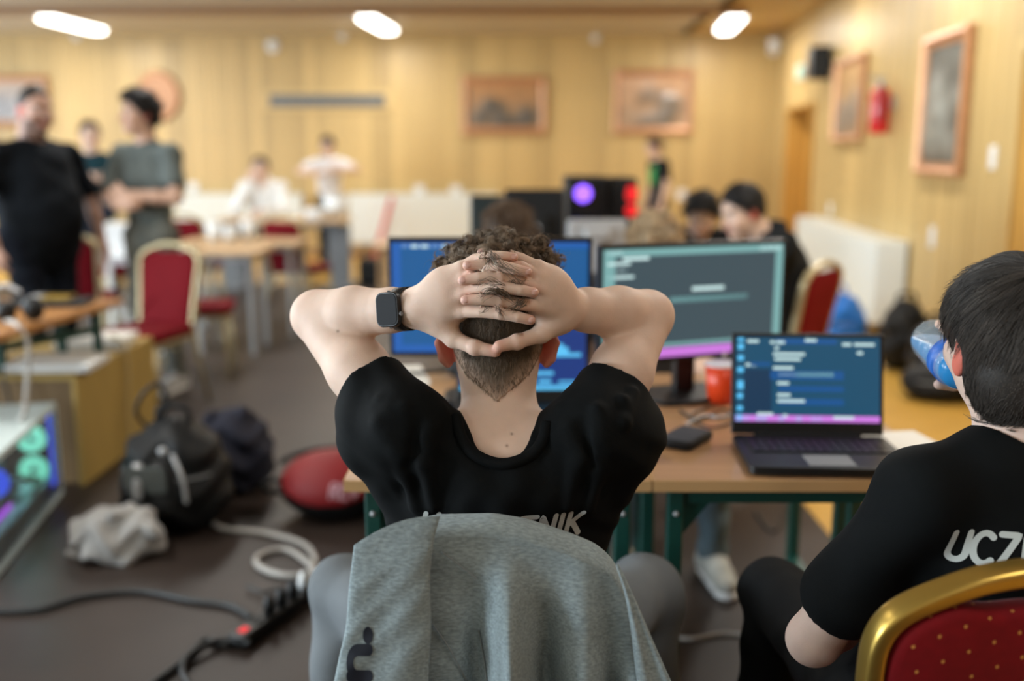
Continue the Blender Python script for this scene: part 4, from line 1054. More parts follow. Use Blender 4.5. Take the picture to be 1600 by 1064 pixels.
def words(x0, x1, z, h, r_, gap=.012, wl=(.02, .06)):
    out = []; x = x0
    while x < x1:
        w = r_.uniform(*wl); out.append((x, min(x1, x + w), z - h / 2, z + h / 2)); x += w + gap
    return out
r_ = random.Random(5)
c = (P(605, 371, 2.66) + P(926, 371, 2.66)) / 2; zt = c[2]; zb = P(605, 557, 2.66)[2]; w = P(926, 371, 2.66)[0] - P(605, 371, 2.66)[0]
t, sc, zc, sw, sh = monitor('large monitor with a blue screen behind the boy’s head', (c[0], 2.66, (zt + zb) / 2), 0, w, zt - zb, M['sc_blue'])
screen_bits(sc, zc, sw, sh, [('window_border', M['sc_bright'], [(0, 1, .94, 1), (0, .045, 0, .94), (0, 1, 0, .07)]), ('screen_area', M['sc_blue'], [(.045, .995, .07, .955)]), ('screen_text', M['sc_white'], words(.05, .42, .965, .026, r_, .012, (.02, .045)))])
a = P(937, 379, 2.60); b = P(1229, 377, 2.80); rz = math.atan2(b[1] - a[1], b[0] - a[0]); w = math.hypot(b[0] - a[0], b[1] - a[1]); zb = P(937, 573, 2.60)[2]; cz = ((a[2] + b[2]) / 2 + zb) / 2
t, sc, zc, sw, sh = monitor('monitor with a dark grey screen right of the central boy', ((a[0] + b[0]) / 2, (a[1] + b[1]) / 2, cz), rz, w, (a[2] + b[2]) / 2 - zb, M['sc_slate'])
screen_bits(sc, zc, sw, sh, [('window_border', M['sc_teal'], [(0, 1, .935, 1), (0, .06, .08, .935), (.955, 1, .08, .935), (0, 1, .10, .13)]), ('taskbar', M['sc_pink'], [(0, 1, 0, .085)]),
    ('screen_area', M['sc_slate'], [(.06, .955, .13, .935)]), ('screen_text', M['sc_white'], [(.01, .10, .955, .985), (.10, .24, .90, .93), (.02, .14, .86, .885), (.02, .12, .80, .825), (.02, .16, .74, .765), (.48, .66, .60, .635), (.86, .99, .945, .985), (.02, .12, .14, .18), (.03, .11, .23, .26), (.02, .10, .30, .33)]), ('address_bar', M['sc_teal'], [(.36, .80, .50, .55)])])
MB().box((0, 0, 0), (.012, .004, .012)).build('power_light', M['white'], t).location = (.1, -.003, zc - sh / 2 - .006)
def laptop(label, hinge, rz, w, dep, h, tilt, m, dark=True):
    t = thing('laptop', label, 'laptop', (hinge[0], hinge[1], DZ), rz)
    MB().prism(rrect(w, dep, .015, 3), lambda a, b, s_: (a, b - dep / 2, .004 + .018 * s_)).build('base', M['black'], t, bevel=.003)
    for sx in (-1, 1): MB().box((sx * w * .4, -dep / 2, .002), (.03, dep * .8, .004)).build('foot', M['blackmatte'], t)
    kb = MB(); n = 0
    deck = MB().box((0, -dep * .36, .0225), (w * .90, dep * .46, .001)).build('keyboard', M['blackmatte'], t)
    for r in range(5):
        for q in range(15): kb.box((-w * .43 + (q + .5) * w * .86 / 15, -dep * (.17 + .09 * r), .0242), (w * .86 / 15 - .003, dep * .09 - .003, .0025))
    o = kb.build('keys', M['black'], deck); o['kind'] = 'stuff'
    MB().box((0, -dep * .80, .0225), (w * .28, dep * .30, .0012)).build('touchpad', M['grey'], t, bevel=.0004)
    ty = lambda z: z * math.sin(tilt); tz = lambda z: .022 + z * math.cos(tilt)
    rot = Matrix.Rotation(-tilt, 3, 'X')
    lid = MB().box((0, 0, 0), (w, .010, h)).build('lid', M['black'], t, bevel=.003); lid.location = (0, ty(h / 2) + .004, tz(h / 2)); lid.rotation_euler = (-tilt, 0, 0)
    MB().cyl((-w * .35, .0, .022), (w * .35, .0, .022), .008, n=10).build('hinge', M['blackmatte'], t)
    sc = MB().box((0, -.0058, .010), (w - .018, .0008, h - .040)).build('screen', m, lid)
    MB().cyl((0, -.0056, h / 2 - .006), (0, -.0066, h / 2 - .006), .002, n=8).build('webcam', M['grey'], lid)
    return t, lid, w - .018, h - .040
def lap_bits(lid, w, h, bits):
    for name, m, rects in bits:
        b = MB()
        for k, (x0, x1, z0, z1) in enumerate(rects): bar(b, w, h, x0, x1, z0, z1, -.0064 - .0005 * (k % 4))
        o = b.build(name, m, lid); o.location = (0, 0, .010)
        if name in ('screen_text', 'taskbar_icons', 'icon_column'): o['kind'] = 'stuff'
hp = PZ(822, 640, DZ); hp = vec((P(922, 640, hp[1])[0] - .178), hp[1], DZ)
t, lid, lw, lh = laptop('black laptop with a blue screen hidden behind the boy’s neck', hp, R(2), .355, .25, .235, R(14), M['sc_navy'])
lap_bits(lid, lw, lh, [('taskbar', M['sc_cyan'], [(0, 1, 0, .06)]), ('screen_text', M['sc_cyan'], [(.62, .74, .86, .92), (.80, .92, .88, .93), (.66, .96, .45, .50), (.74, .86, .50, .58), (.78, .82, .58, .63), (.60, .74, .20, .25), (.62, .72, .09, .14), (.78, .95, .09, .12), (.08, .2, .8, .86), (.08, .3, .6, .64)])])
hp = PZ(1261, 681, DZ + .02); 
t, lid, lw, lh = laptop('black open laptop with code on its screen before the drinking boy', (hp[0], hp[1], DZ), R(-3), .352, .25, .238, R(12), M['sc_petrol'])
r_ = random.Random(9); W1 = []
for x0, x1, z in ((.08, .16, .95), (.24, .27, .94), (.28, .34, .94), (.48, .56, .965), (.27, .30, .87), (.26, .48, .80), (.27, .45, .74), (.26, .40, .635), (.30, .42, .56), (.29, .37, .455), (.29, .38, .315), (.29, .48, .245), (.07, .14, .67), (.74, .80, .92), (.82, .96, .92), (.84, .88, .82), (.15, .26, .09), (.33, .36, .07), (.68, .82, .055)): W1.append((x0, x1, z - .016, z + .016))
lap_bits(lid, lw, lh, [('side_panel', M['sc_deep'], [(.055, .25, .10, .62)]), ('selection', M['sc_sel'], [(.24, .75, .50, .60), (.30, .75, .36, .42), (.30, .75, .20, .27), (.1, .24, .66, .70), (.28, .70, .92, .98)]), ('screen_text', M['sc_white'], W1), ('code_line', M['sc_teal'], [(.42, .68, .535, .585)]),
    ('taskbar', M['sc_pink'], [(0, 1, 0, .075)]), ('taskbar_icons', M['sc_lilac'], [(.02, .10, .01, .065), (.14, .22, .01, .065), (.30, .34, .01, .065), (.42, .46, .01, .065), (.52, .60, .01, .065)]), ('icon_column', M['sc_cyan'], [(.0, .05, .0, .08), (.015, .055, .85, .92), (.012, .055, .38, .48), (.01, .05, .27, .33), (.01, .05, .13, .18), (.015, .055, .72, .78), (.012, .055, .58, .64), (.015, .055, .95, .99)])])
# --- small things on the desks
t = thing('power_bank', 'thick black box lying on the desk between mouse and laptop', 'box', tuple(PZ(1071, 692, DZ)), R(-35))
MB().prism(rrect(.085, .135, .012, 4), lambda a, b, s_: (a, b, .002 + .020 * s_)).build('body', M['blackmatte'], t, bevel=.004); MB().prism(rrect(.075, .125, .01, 4), lambda a, b, s_: (a, b, .022 + .0015 * s_)).build('top_plate', mat('slate_plastic', (.03, .034, .036), .5), t); MB().prism(rrect(.07, .12, .01, 3), lambda a, b, s_: (a, b, .002 * s_)).build('underside', M['black'], t)
F = Field((-.05, -.07, -.01), (.05, .07, .06), .003); F.ell((0, 0, .006), (.031, .056, .034)); F.fnall(lambda X, Y, Z: .001 - Z, 'i'); V, Q = F.mesh()
p = PZ(1002, 712, DZ); t = thing('computer_mouse', 'black mouse on the desk beside the central boy’s sleeve', 'mouse', p, R(20)); mesh_np('shell', V, Q, M['black'], t); MB().cyl((-.004, .03, .034), (.004, .03, .034), .008).build('scroll_wheel', M['grey'], t)
MB().tube(spline([(0, .05, .01), (.02, .12, .005), (.10, .18, .004), (.16, .22, .004)]), .002, 6).build('cord', M['cableblack'], t, True)
cup('plastic_cup', 'orange red plastic cup between grey monitor and laptop', 'cup', PZ(1126, 628, DZ), .046, .108, M['redplastic'])
o = MB().tube(spline([PZ(*q, DZ + .004) for q in ((1062, 640), (1090, 655), (1130, 640), (1150, 655), (1110, 668), (1080, 650), (1120, 632))]), .0028, 6).build('charging_cable', M['cableblack'], None, True); tag(o, 'black cable curled on the desk below the orange cup', 'cable')
o = MB().tube(spline([PZ(*q, DZ + .005) for q in ((1075, 662), (1100, 650), (1125, 652), (1148, 646))]), .004, 6).build('charging_cable', M['silver'], None, True); tag(o, 'pale grey cable lying between the black box and laptop', 'cable')
t = thing('pale_sheet', 'pale paper sheet on the desk right of the laptop', 'paper', tuple(PZ(1420, 700, DZ)), R(8)); MB().box((0, .02, .0012), (.16, .22, .001)).build('sheet', M['paper'], t); MB().box((.01, .03, .0024), (.15, .20, .001)).build('sheet', M['paper'], t)
t = thing('pale_sheet', 'pale sheet standing for the lit desk top under the blue monitor', 'paper', tuple(PZ(630, 588, DZ)), R(12)); MB().box((0, 0, .0012), (.13, .28, .001)).build('sheet', M['paper'], t); MB().box((.01, .01, .0024), (.12, .26, .001)).build('sheet', M['paper'], t)  # pale sheets imitate the brightly lit patch of desk top
t = thing('headset', 'black headset lying on the desk below the blue monitor', 'headset', tuple(PZ(662, 592, DZ)), R(0))
MB().tube(spline([(-.10, .05, .012), (-.04, -.0, .018), (.05, .02, .02), (.09, .04, .03)]), .006, 8).build('boom', M['black'], t, True); MB().ball((.10, .03, .034), (.035, .045, .033), 14).build('ear_cup', M['blackmatte'], t, True); MB().tube(spline([(.10, .03, .06), (.16, .06, .075), (.20, .10, .05)]), .007, 8).build('headband', M['black'], t, True)
t = thing('computer_mouse', 'small black mouse left of the hidden laptop', 'mouse', tuple(PZ(697, 650, DZ)), R(5)); mesh_np('shell', V, Q, M['blackmatte'], t); MB().cyl((-.004, .03, .034), (.004, .03, .034), .008).build('scroll_wheel', M['grey'], t)

# ------------------------------------------------------------------ the left side: podium, low table, computer, bags, cables
t = thing('plywood_podium', 'low yellow plywood podium beside the open computer case', 'podium', (-2.5, 4.58, .007))
x0, x1, y0, y1, h = -3.3, -1.85, 4.12, 5.04, .49
cx, cy = -2.5, 4.58
MB().box(((x0 + x1) / 2 - cx, (y0 + y1) / 2 - cy, h - .01), (x1 - x0, y1 - y0, .02)).build('top_board', M['yellowwood'], t, bevel=.002)
MB().box((x1 - .01 - cx, (y0 + y1) / 2 - cy, (h - .02) / 2), (.02, y1 - y0, h - .02)).build('side_board', M['yellowwood'], t, bevel=.002)
MB().box((x0 + .01 - cx, (y0 + y1) / 2 - cy, (h - .02) / 2), (.02, y1 - y0, h - .02)).build('side_board', M['yellowwood'], t, bevel=.002)
MB().box(((x0 + x1) / 2 - cx, y0 + .05 - cy, (h - .02) / 2), (x1 - x0 - .04, .016, h - .02)).build('front_board', mat('shaded_brown_board', (.17, .10, .035), .6, noise=(3, .15), stretch=(5, 5, .8)), t)  # shade on the front side is put into this board's darker brown
MB().box(((x0 + x1) / 2 - cx, y1 - .01 - cy, (h - .02) / 2), (x1 - x0 - .04, .02, h - .02)).build('back_board', M['yellowwood'], t)
PZT = .498
t = thing('low_table', 'low table with orange wood edge and green legs on the podium', 'table', (-2.5, 4.15, PZT)); hh = .75 - PZT
def tl(x, y): return (x + 2.5, y - 4.15)
V = [(-3.3, 3.66), (-1.935, 3.66), (-1.835, 4.66), (-3.3, 4.66)]
MB().prism(V, lambda a, b, s_: (a + 2.5, b - 4.15, hh - .03 + .03 * s_)).build('tabletop', mat('orange_beech', (.40, .18, .05), .4, noise=(3, .1), stretch=(8, 1, 1)), t, bevel=.003)
for (xx, yy) in ((-2.20, 4.20), (-2.06, 4.48), (-1.95, 4.61), (-3.1, 4.2), (-3.1, 4.6)): MB().box((xx + 2.5, yy - 4.15, (hh - .03) / 2), (.036, .036, hh - .03)).build('leg', M['green'], t, bevel=.004)
MB().prism([(-2.22, 4.18), (-2.185, 4.18), (-1.935, 4.62), (-1.97, 4.62)], lambda a, b, s_: (a + 2.5, b - 4.15, .09 + .035 * s_)).build('stretcher', M['green'], t)
def at_top(px, py, z): return PZ(px, py, z)
# things on that low table
LT = .752
t = thing('gold_wallet', 'small flat gold and grey box on the low table', 'box', (-2.07, 4.50, LT + .02), R(5)); MB().box((0, 0, .008), (.13, .10, .016)).build('body', M['gold'], t, bevel=.003); MB().box((-.09, 0, .008), (.06, .10, .016)).build('end_block', M['silver'], t, bevel=.003)
t = thing('black_case', 'flat black case under the gold box on the low table', 'case', (-2.10, 4.46, LT), R(5)); MB().box((0, 0, .010), (.36, .22, .018)).build('shell', M['blackmatte'], t, bevel=.004); MB().box((0, -.112, .010), (.06, .008, .010)).build('clasp', M['grey'], t)
t = thing('headset', 'black headset with grey band lying on the low table edge', 'headset', (-2.10, 3.98, LT), R(0))
MB().tube(spline([(.03, 0, .02), (.02, 0, .12), (.06, 0, .15), (.12, 0, .12)]), .009, 8).build('headband', M['silver'], t, True); MB().ball((.05, 0, .045), (.045, .035, .045), 14).build('ear_cup', M['black'], t, True); MB().ball((.15, .03, .05), (.045, .035, .05), 14).build('ear_cup', M['black'], t, True)
t = thing('keyboard', 'black keyboard on the low table before the heavy man', 'keyboard', (-2.45, 4.25, LT), R(4)); MB().box((0, 0, .010), (.44, .15, .018)).build('case', M['black'], t, bevel=.004)
kb = MB()
for r in range(5):
    for q in range(15): kb.box((-.2 + q * .0285, -.055 + r * .027, .021), (.024, .022, .006))
o = kb.build('keys', M['blackmatte'], t); o['kind'] = 'stuff'
o = MB().tube(spline([(-2.02, 3.93, LT + .01), (-1.94, 3.85, LT + .01), (-1.90, 3.84, .68), (-1.90, 3.80, .52), (-1.88, 3.72, .44), (-1.90, 3.72, .405)]), .010, 8).build('white_cable', M['cablewhite'], None, True); tag(o, 'thick white cable from the low table down into the computer', 'cable')
# white laptop stack on the podium
p = vec(-1.99, 4.27, PZT)
t = thing('white_tray', 'white flat console lying on the plywood podium', 'console', p, R(4))
MB().box((0, 0, .022), (.36, .26, .036)).build('body', M['white'], t, bevel=.008); MB().box((0, .02, .043), (.30, .18, .006)).build('top_plate', M['paper'], t, bevel=.002); MB().ball((.16, -.13, .022), .010, 8).build('button', M['silver'], t, True)
for sx in (-1, 1): MB().box((sx * .14, 0, .002), (.04, .2, .004)).build('foot', M['grey'], t)
t = thing('paper_stack', 'pale papers piled behind the white console on the podium', 'paper', vec(-2.03, 4.80, PZT), R(9))
for k in range(5): MB().box((random.uniform(-.02, .02), random.uniform(-.02, .02), .004 + k * .010), (.32, .24, .008), Matrix.Rotation(random.uniform(-.15, .15), 3, 'Z')).build('sheet_pack', M['paper'], t)
o = MB().tube(spline([(-1.95, 4.75, PZT + .06), (-1.85, 4.66, PZT + .035), (-1.822, 4.62, .40), (-1.82, 4.58, .22), (-1.80, 4.56, .05)]), .007, 8).build('beige_cable', mat('beige_cable', (.45, .36, .18), .5), None, True); tag(o, 'beige cable hanging over the plywood podium edge', 'cable')
o = MB().tube(spline([(-2.16, 4.13, PZT + .02), (-2.14, 4.09, PZT + .005), (-2.12, 4.08, .42), (-2.10, 4.08, .2)]), .006, 8).build('black_cable', M['cableblack'], None, True); tag(o, 'black cable hanging down the podium front', 'cable')
# computer case with glass side
A = vec(-1.895, 4.02); Bn = vec(-1.735, 3.14); dv = nrm(np.append(Bn - A, 0)); L_ = float(np.linalg.norm(Bn - A)); rz = math.atan2(dv[1], dv[0]); H = .40
t = thing('computer_case', 'white computer case with a glass side and glowing fans', 'computer', (A[0], A[1], .007), rz)
# local x runs along the glass side from the far end to the near end; +y of the local frame is the room side
def cb_(name, c, d, m, parent=t, bevel=.003): return MB().box(c, d).build(name, m, parent, bevel=bevel)
Wd = -.24; M['casewhite'] = mat('white_case_paint', (.60, .70, .70), .35)
e = MB()
for yy in (-.009, Wd + .009):
    for zz in (.018, H - .012): e.box((L_ / 2, yy, zz), (L_, .018, .024))
    for xx in (.009, L_ - .009): e.box((xx, yy, H / 2), (.018, .018, H - .01))
for xx in (.009, L_ - .009):
    for zz in (.018, H - .012): e.box((xx, Wd / 2, zz), (.018, -Wd - .03, .022))
e.build('case_frame', M['casewhite'], t)
cb_('top_panel', (L_ / 2, Wd / 2, H - .004), (L_ - .04, -Wd - .04, .006), M['casewhite']); cb_('bottom_panel', (L_ / 2, Wd / 2, .02), (L_ - .04, -Wd - .04, .006), M['casewhite']); cb_('rear_panel', (.012, Wd / 2, H / 2), (.006, -Wd - .04, H - .05), M['blackmatte'])
cb_('motherboard_tray', (L_ / 2, Wd + .025, H / 2), (L_ - .04, .006, H - .05), mat('tray_grey', (.12, .15, .16), .5)); cb_('glass_panel', (L_ / 2, -.006, H / 2), (L_ - .036, .004, H - .05), M['glass'], bevel=0)
cb_('light_strip', (.060, -.020, H / 2 + .02), (.030, .010, H - .08), M['ledblue']); cb_('light_strip', (.50, -.09, .10), (.2, .012, .012), M['ledviolet']); cb_('graphics_card', (.45, -.15, .14), (.34, .12, .05), M['black']); cb_('power_supply_cover', (L_ / 2, Wd / 2, .062), (L_ - .05, -Wd - .06, .07), M['casewhite'])
cb_('memory_stick', (.26, -.205, .27), (.012, .05, .13), M['ledgreen']); cb_('memory_stick', (.30, -.205, .27), (.012, .05, .13), M['ledblue']); cb_('cooler', (.40, -.185, .27), (.11, .05, .11), M['grey'])
for (xx, zz, mm) in ((.135, .285, M['ledgreen']), (.135, .155, M['ledgreen']), (.62, .26, M['ledblue'])):
    r = .058; f = MB().tube([(xx, -.072 + r * .8 * math.cos(q), zz + r * .8 * math.sin(q)) for q in np.linspace(0, 2 * PI, 25)[:-1]], r * .20, 8, True).build('fan_ring', mm, t, True)
    MB().cyl((xx - .008, -.072, zz), (xx + .012, -.072, zz), .012).build('fan_hub', M['black'], f)
    for q in range(7):
        an = q * 2 * PI / 7; MB().box((xx, -.072 + .03 * math.cos(an), zz + .03 * math.sin(an)), (.003, .040, .024), Matrix.Rotation(an + .4, 3, 'X')).build('fan_blade', mm, f)
for k in range(3): MB().tube(spline([(.22 + .03 * k, -.05, .10), (.20 + .04 * k, -.03, .13), (.28, -.05 - .02 * k, .17), (.36, -.08, .18)]), .006, 8).build('inner_cable', M['cableblack'], t, True)
for xx in (.05, L_ - .05): cb_('foot', (xx, Wd / 2, .004), (.04, -Wd - .04, .010), M['black'])
ld = bpy.data.lights.new('case_fill_light', 'POINT'); ld.energy = 2.2; ld.color = (.45, .85, .95); ld.shadow_soft_size = .03; lo_ = bpy.data.objects.new('case_fill_light', ld); COL.objects.link(lo_); lo_.parent = t; lo_.location = (.30, -.10, .34)  # added point lamp that brightens the inside beyond the glowing parts
# bags on the carpet
tb = bag('backpack', 'bulky black backpack lying before the plywood podium', 'backpack', (-1.30, 3.70, .205), (.20, .20, .20), M['bagblack'], 41, True, None, None, .35, .010)
clr = mat('clear_vinyl', (.10, .12, .12), .12, coat=.5)
MB().prism(rrect(.15, .11, .02, 3), lambda a, b, s_: (a - .04, -.205 - .012 * s_ - b * .25, .24 + b)).build('front_pocket', clr, tb, bevel=.006)
MB().cyl((-.07, -.225, .17), (-.075, -.19, .30), .017).build('bottle', M['silver'], tb, True)
MB().tube(spline([(.05, -.18, .33), (.09, -.205, .25), (.10, -.20, .15)]), .008, 8).build('strap', M['silver'], tb, True)
MB().tube(spline([(-.10, .02, .37), (-.14, .0, .44), (-.10, -.02, .52), (-.04, -.02, .56), (-.02, 0, .48), (-.06, 0, .39)]), .008, 8).build('strap', M['bagblack'], tb, True)
MB().ball((.02, -.19, .345), .016, 10).build('buckle', M['silver'], tb, True)
bag('navy_jacket', 'dark navy jacket bundle behind the black backpack', 'jacket', (-1.20, 4.10, .175), (.17, .15, .17), M['navy'], 52, False, None, None, .35, .013)
bag('cloth_bag', 'crumpled pale grey cloth bag beside the computer case', 'bag', (-1.42, 3.38, .092), (.155, .11, .088), M['greycloth'], 63, False, None, None, .35, .016)
# red round bag
c = vec(-.70, 3.80, .125); F = Field(c - .36, c + .36, .007); F.ell(c, (.225, .17, .135), None); F.fnall(lambda X, Y, Z: .010 - Z, 'i'); V, Q = biggest(*F.mesh())
tr = thing('round_bag', 'round black bag with a red top on the carpet', 'bag', vec(c[0], c[1], .008)); b0 = vec(c[0], c[1], .008); mesh_np('body', V, Q, M['bagblack'], tr, True, None, b0)
up = nrm(vec(-.05, -.62, .78)); F = Field(c - .36, c + .36, .006); F.ell(c, (.232, .177, .142), None); F.plane(c + up * .078, -up); V, Q = biggest(*F.mesh()); mesh_np('red_panel', V, Q, M['bagred'], tr, True, None, b0)
bv = tree_of(V, Q)
u_ = nrm(vec(1, 0, .05)); v_ = nrm(np.cross(up, u_) * 1.); o_ = PZ(516, 776, .2); o_ = project(bv, P(514, 778, 3.0), nrm(P(514, 778, 3.0) - vec(0, 0, CAMZ)))
def rb(a, b):
    q = o_ + u_ * a * .045 + v_ * b * .042 + up * .1; h = project(bv, q, -up, .0015); return h if h is not None else q - up * .1
V2, F2 = stroke_text('REV', .13, .82, rb, .25, .15); mesh_np('lettering', V2, F2, mat('pink_print', (.55, .30, .34), .7), tr, False, None, b0)
MB().tube(spline([(-.17, 0, .12), (-.25, -.02, .14), (-.285, -.03, .12), (-.26, -.03, .10), (-.18, -.02, .09)]), .012, 8).build('strap', M['bagblack'], tr, True)
MB().tube([(.23 * math.cos(a), .172 * math.sin(a) + .02, .19 + .02 * math.sin(a)) for a in np.linspace(R(40), R(170), 14)], .012, 8).build('rim', M['bagblack'], tr, True)
# power strip and cables
a, b = PZ(368, 1003, .03), PZ(488, 918, .03); d = b - a; L_ = float(np.linalg.norm(d)); c = (a + b) / 2; rz = math.atan2(d[1], d[0])
t = thing('power_strip', 'black power strip with plugs on the dark carpet', 'power strip', (c[0], c[1], .007), rz)
MB().box((0, 0, .022), (L_, .062, .040)).build('body', M['black'], t, bevel=.008); MB().box((-L_ * .40, -.0, .043), (.03, .022, .006)).build('switch', M['ledred'], t, bevel=.002)
for k in range(5):
    xx = -L_ * .24 + k * L_ * .155; s_ = MB().lathe([(.019, .0), (.019, .002), (.015, .002)], (xx, 0, .042), 14).build('socket', M['blackmatte'], t)
    if k in (1, 2, 3, 4): MB().lathe([(.018, .0), (.019, .02), (.012, .045), (.006, .055)], (xx, 0, .044), 12).build('plug', M['white'] if k == 4 else M['black'], s_, True)
def cord(label, pts, r, m, z=.012, lift=None):
    q = [PZ(px, py, z + (lift[i] if lift else 0)) for i, (px, py) in enumerate(pts)]
    o = MB().tube(spline(q, 8), r, 8).build('floor_cable', m, None, True); tag(o, label, 'cable'); return o
cord('white cable looping on the carpet into the power strip', [(322, 742), (338, 762), (325, 800), (345, 824), (410, 832), (470, 848), (492, 872), (482, 895), (440, 898), (404, 884), (405, 868), (445, 858), (480, 878), (490, 896), (478, 912)], .010, M['cablewhite'], .018, [0] * 9 + [0] * 4 + [.03, .05])
cord('black cable crossing the carpet at the left of the power strip', [(-20, 955), (60, 952), (130, 932), (220, 924), (300, 938), (360, 946), (392, 965)], .010, M['cableblack'], .018)
cord('black cable curving from the end of the power strip to the frame', [(372, 1000), (350, 1008), (320, 1000), (290, 1030), (250, 1060), (215, 1085)], .010, M['cableblack'], .018)
cord('black cable at the very bottom beside the power strip', [(392, 1005), (345, 1000), (300, 1020), (285, 1045), (300, 1075)], .009, M['cableblack'], .030)
cord('thin black cable lying behind the power strip plugs', [(386, 915), (410, 925), (440, 920), (462, 930)], .006, M['cableblack'], .022)
cord('pale thin cable on the carpet under the right desk', [(1020, 990), (1080, 998), (1130, 990), (1180, 995), (1240, 1010)], .006, M['cablewhite'], .014)
cord('thin black cable under the far desk at right', [(1180, 800), (1210, 830), (1235, 780), (1260, 760)], .005, M['cableblack'], .014)
# ------------------------------------------------------------------ people in the background
FZ = .007
p = stand(); p.update(head=(.05, 0, 1.63), elL=(.02, .34, 1.14), elR=(-.02, -.34, 1.16), shL=(0, .225, 1.385), shR=(0, -.225, 1.385), wrL=(.10, .34, .88), wrR=(.10, -.35, .90), hipL=(0, .11, .92), hipR=(0, -.11, .92))
human('person', 'heavy bald man with stubble in a black shirt standing at the left edge', (-2.72, 5.75, FZ), R(-28), p, 1.78, 1.42, (.46, .27, .20), ((.003, .005, .008), 'short'), (.004, .006, .011), (.03, .03, .03), ('dark', 'crop'), hyaw=R(-8), hpitch=R(10), res=.008, beard=(.05, .03, .025), hs=1.02, slf=.8)
p = stand(); p.update(elL=(.06, .25, 1.15), elR=(.06, -.25, 1.15), wrL=(.22, .03, 1.17), wrR=(.24, -.02, 1.11), hdL=(.0, -1, .1), hdR=(-.15, 1, .12), hnL=(-1, 0, 0), hnR=(-1, 0, 0))
human('person', 'young man in grey shirt with crossed arms standing at left', (-2.16, 5.98, FZ), R(-112), p, 1.77, .92, (.58, .36, .26), ((.12, .14, .135), 'short'), (.13, .135, .12), (.4, .4, .4), ('black', 'mop'), hyaw=R(-32), res=.008, slf=.72)
p = stand(); p.update(elL=(.05, .26, 1.15), elR=(.05, -.26, 1.15), wrL=(.24, .08, 1.2), wrR=(.24, -.08, 1.2), hdL=(.3, -1, .4), hdR=(.3, 1, .4), hnL=(0, 0, 1), hnR=(0, 0, 1))
human('person', 'small distant person in dark shirt between the two standing men', (-3.74, 9.0, FZ), R(-62), p, 1.70, .95, SKIN, ((.01, .04, .055), 'short'), (.02, .03, .05), (.3, .3, .3), ('brown', 'short'), res=.010)
p = sit(); p.update(chest=(.08, 0, .90), neck=(.13, 0, 1.10), head=(.18, 0, 1.25), shL=(.09, .20, 1.04), shR=(.09, -.20, 1.04), elL=(.30, .27, .80), elR=(.30, -.27, .80), wrL=(.42, .05, .80), wrR=(.28, -.09, 1.10), hdR=(.1, .2, 1), hnR=(-1, 0, 0))
human('person', 'man in white hooded top sitting at a far table, hand on face', (-2.80, 11.42, FZ), R(-90), p, 1.76, 1.12, SKIN, ((.80, .81, .80), 'hood'), (.05, .05, .06), (.3, .3, .3), ('dark', 'short'), res=.010)
ch2((-2.80, 11.42), R(180), 'red chair the far man in white sits on')
p = stand(); p.update(elL=(.05, .38, 1.32), elR=(.05, -.38, 1.30), wrL=(.22, .17, 1.32), wrR=(.24, -.15, 1.28), hdL=(.2, -1, .0), hdR=(.2, 1, 0), hnL=(-1, 0, 0), hnR=(-1, 0, 0))
human('person', 'standing boy in white shirt and black trousers at the far wall', (-2.23, 12.3, FZ), R(-90), p, 1.63, .95, SKIN, ((.80, .80, .82), 'short'), (.012, .012, .015), (.2, .2, .2), ('black', 'short'), hpitch=R(15), res=.010)
p = stand(); p.update(head=(.07, 0, 1.61), neck=(.02, 0, 1.46))
T_, J_, B_, s_, SH_ = human('person', 'boy in black shirt with green print standing near the corner', (1.74, 12.0, FZ), R(195), p, 1.62, .95, SKIN, ((.008, .010, .012), 'short'), (.015, .015, .02), (.3, .3, .3), ('brown', 'short'), hpitch=R(12), res=.010)
bv = tree_of(*SH_); f_ = vec(math.cos(R(195)), math.sin(R(195)), 0); l_ = vec(-f_[1], f_[0], 0); VV, QQ = [], []
for i in range(5):
    for k in range(6):
        o_ = J_['chest'] + f_ * .5 + l_ * (-.09 + .045 * i) + vec(0, 0, -.10 + .04 * k); h = project(bv, o_, -f_, .003); VV.append(h if h is not None else J_['chest'] + f_ * .12)
for i in range(4):
    for k in range(5): QQ.append((i * 6 + k, i * 6 + k + 1, i * 6 + k + 7, i * 6 + k + 6))
mesh_np('shirt_print', VV, QQ, mat('green_print', (.02, .35, .10), .6), T_, True, None, T_.location)
p = sit(); p.update(elL=(.14, .19, .78), elR=(.14, -.19, .78), head=(.13, 0, 1.22), neck=(.06, 0, 1.09))
human('person', 'brown-haired person sitting hidden behind the blue monitor', (-.01, 3.50, FZ), R(-90), p, 1.62, .95, SKIN, ((.05, .05, .06), 'short'), (.03, .04, .07), (.35, .35, .35), ('brown', 'mop'), hpitch=R(38), res=.009)
ch2((-.01, 3.50), R(180), 'red chair of the brown-haired person behind the monitors')
p = sit(); p.update(elL=(.14, .19, .78), elR=(.14, -.19, .78), head=(.13, 0, 1.19), neck=(.06, 0, 1.07), anL=(.40, .21, .085), anR=(.30, -.10, .085), knL=(.40, .20, .53), toeL=(1, .1))
human('person', 'curly blond person in jeans sitting behind the dark grey monitor', (.49, 3.55, FZ), R(-90), p, 1.60, .95, SKIN, ((.10, .10, .11), 'short'), M['jeans'], (.42, .43, .40), ('blond', 'curly'), hpitch=R(35), res=.008)
ch2((.52, 3.55), R(180), 'red chair of the blond person behind the monitors')
p = sit(); p.update(chest=(.10, 0, .86), neck=(.16, 0, 1.03), head=(.23, .02, 1.13), shL=(.13, .19, .98), shR=(.13, -.19, .98))
human('person', 'dark-haired boy facing the camera beside the hooded boy at right', (1.05, 5.75, FZ), R(-95), p, 1.68, .95, SKIN, ((.012, .012, .014), 'long'), (.02, .02, .03), (.3, .3, .3), ('black', 'mop'), hpitch=R(30), hyaw=R(-15), res=.009)
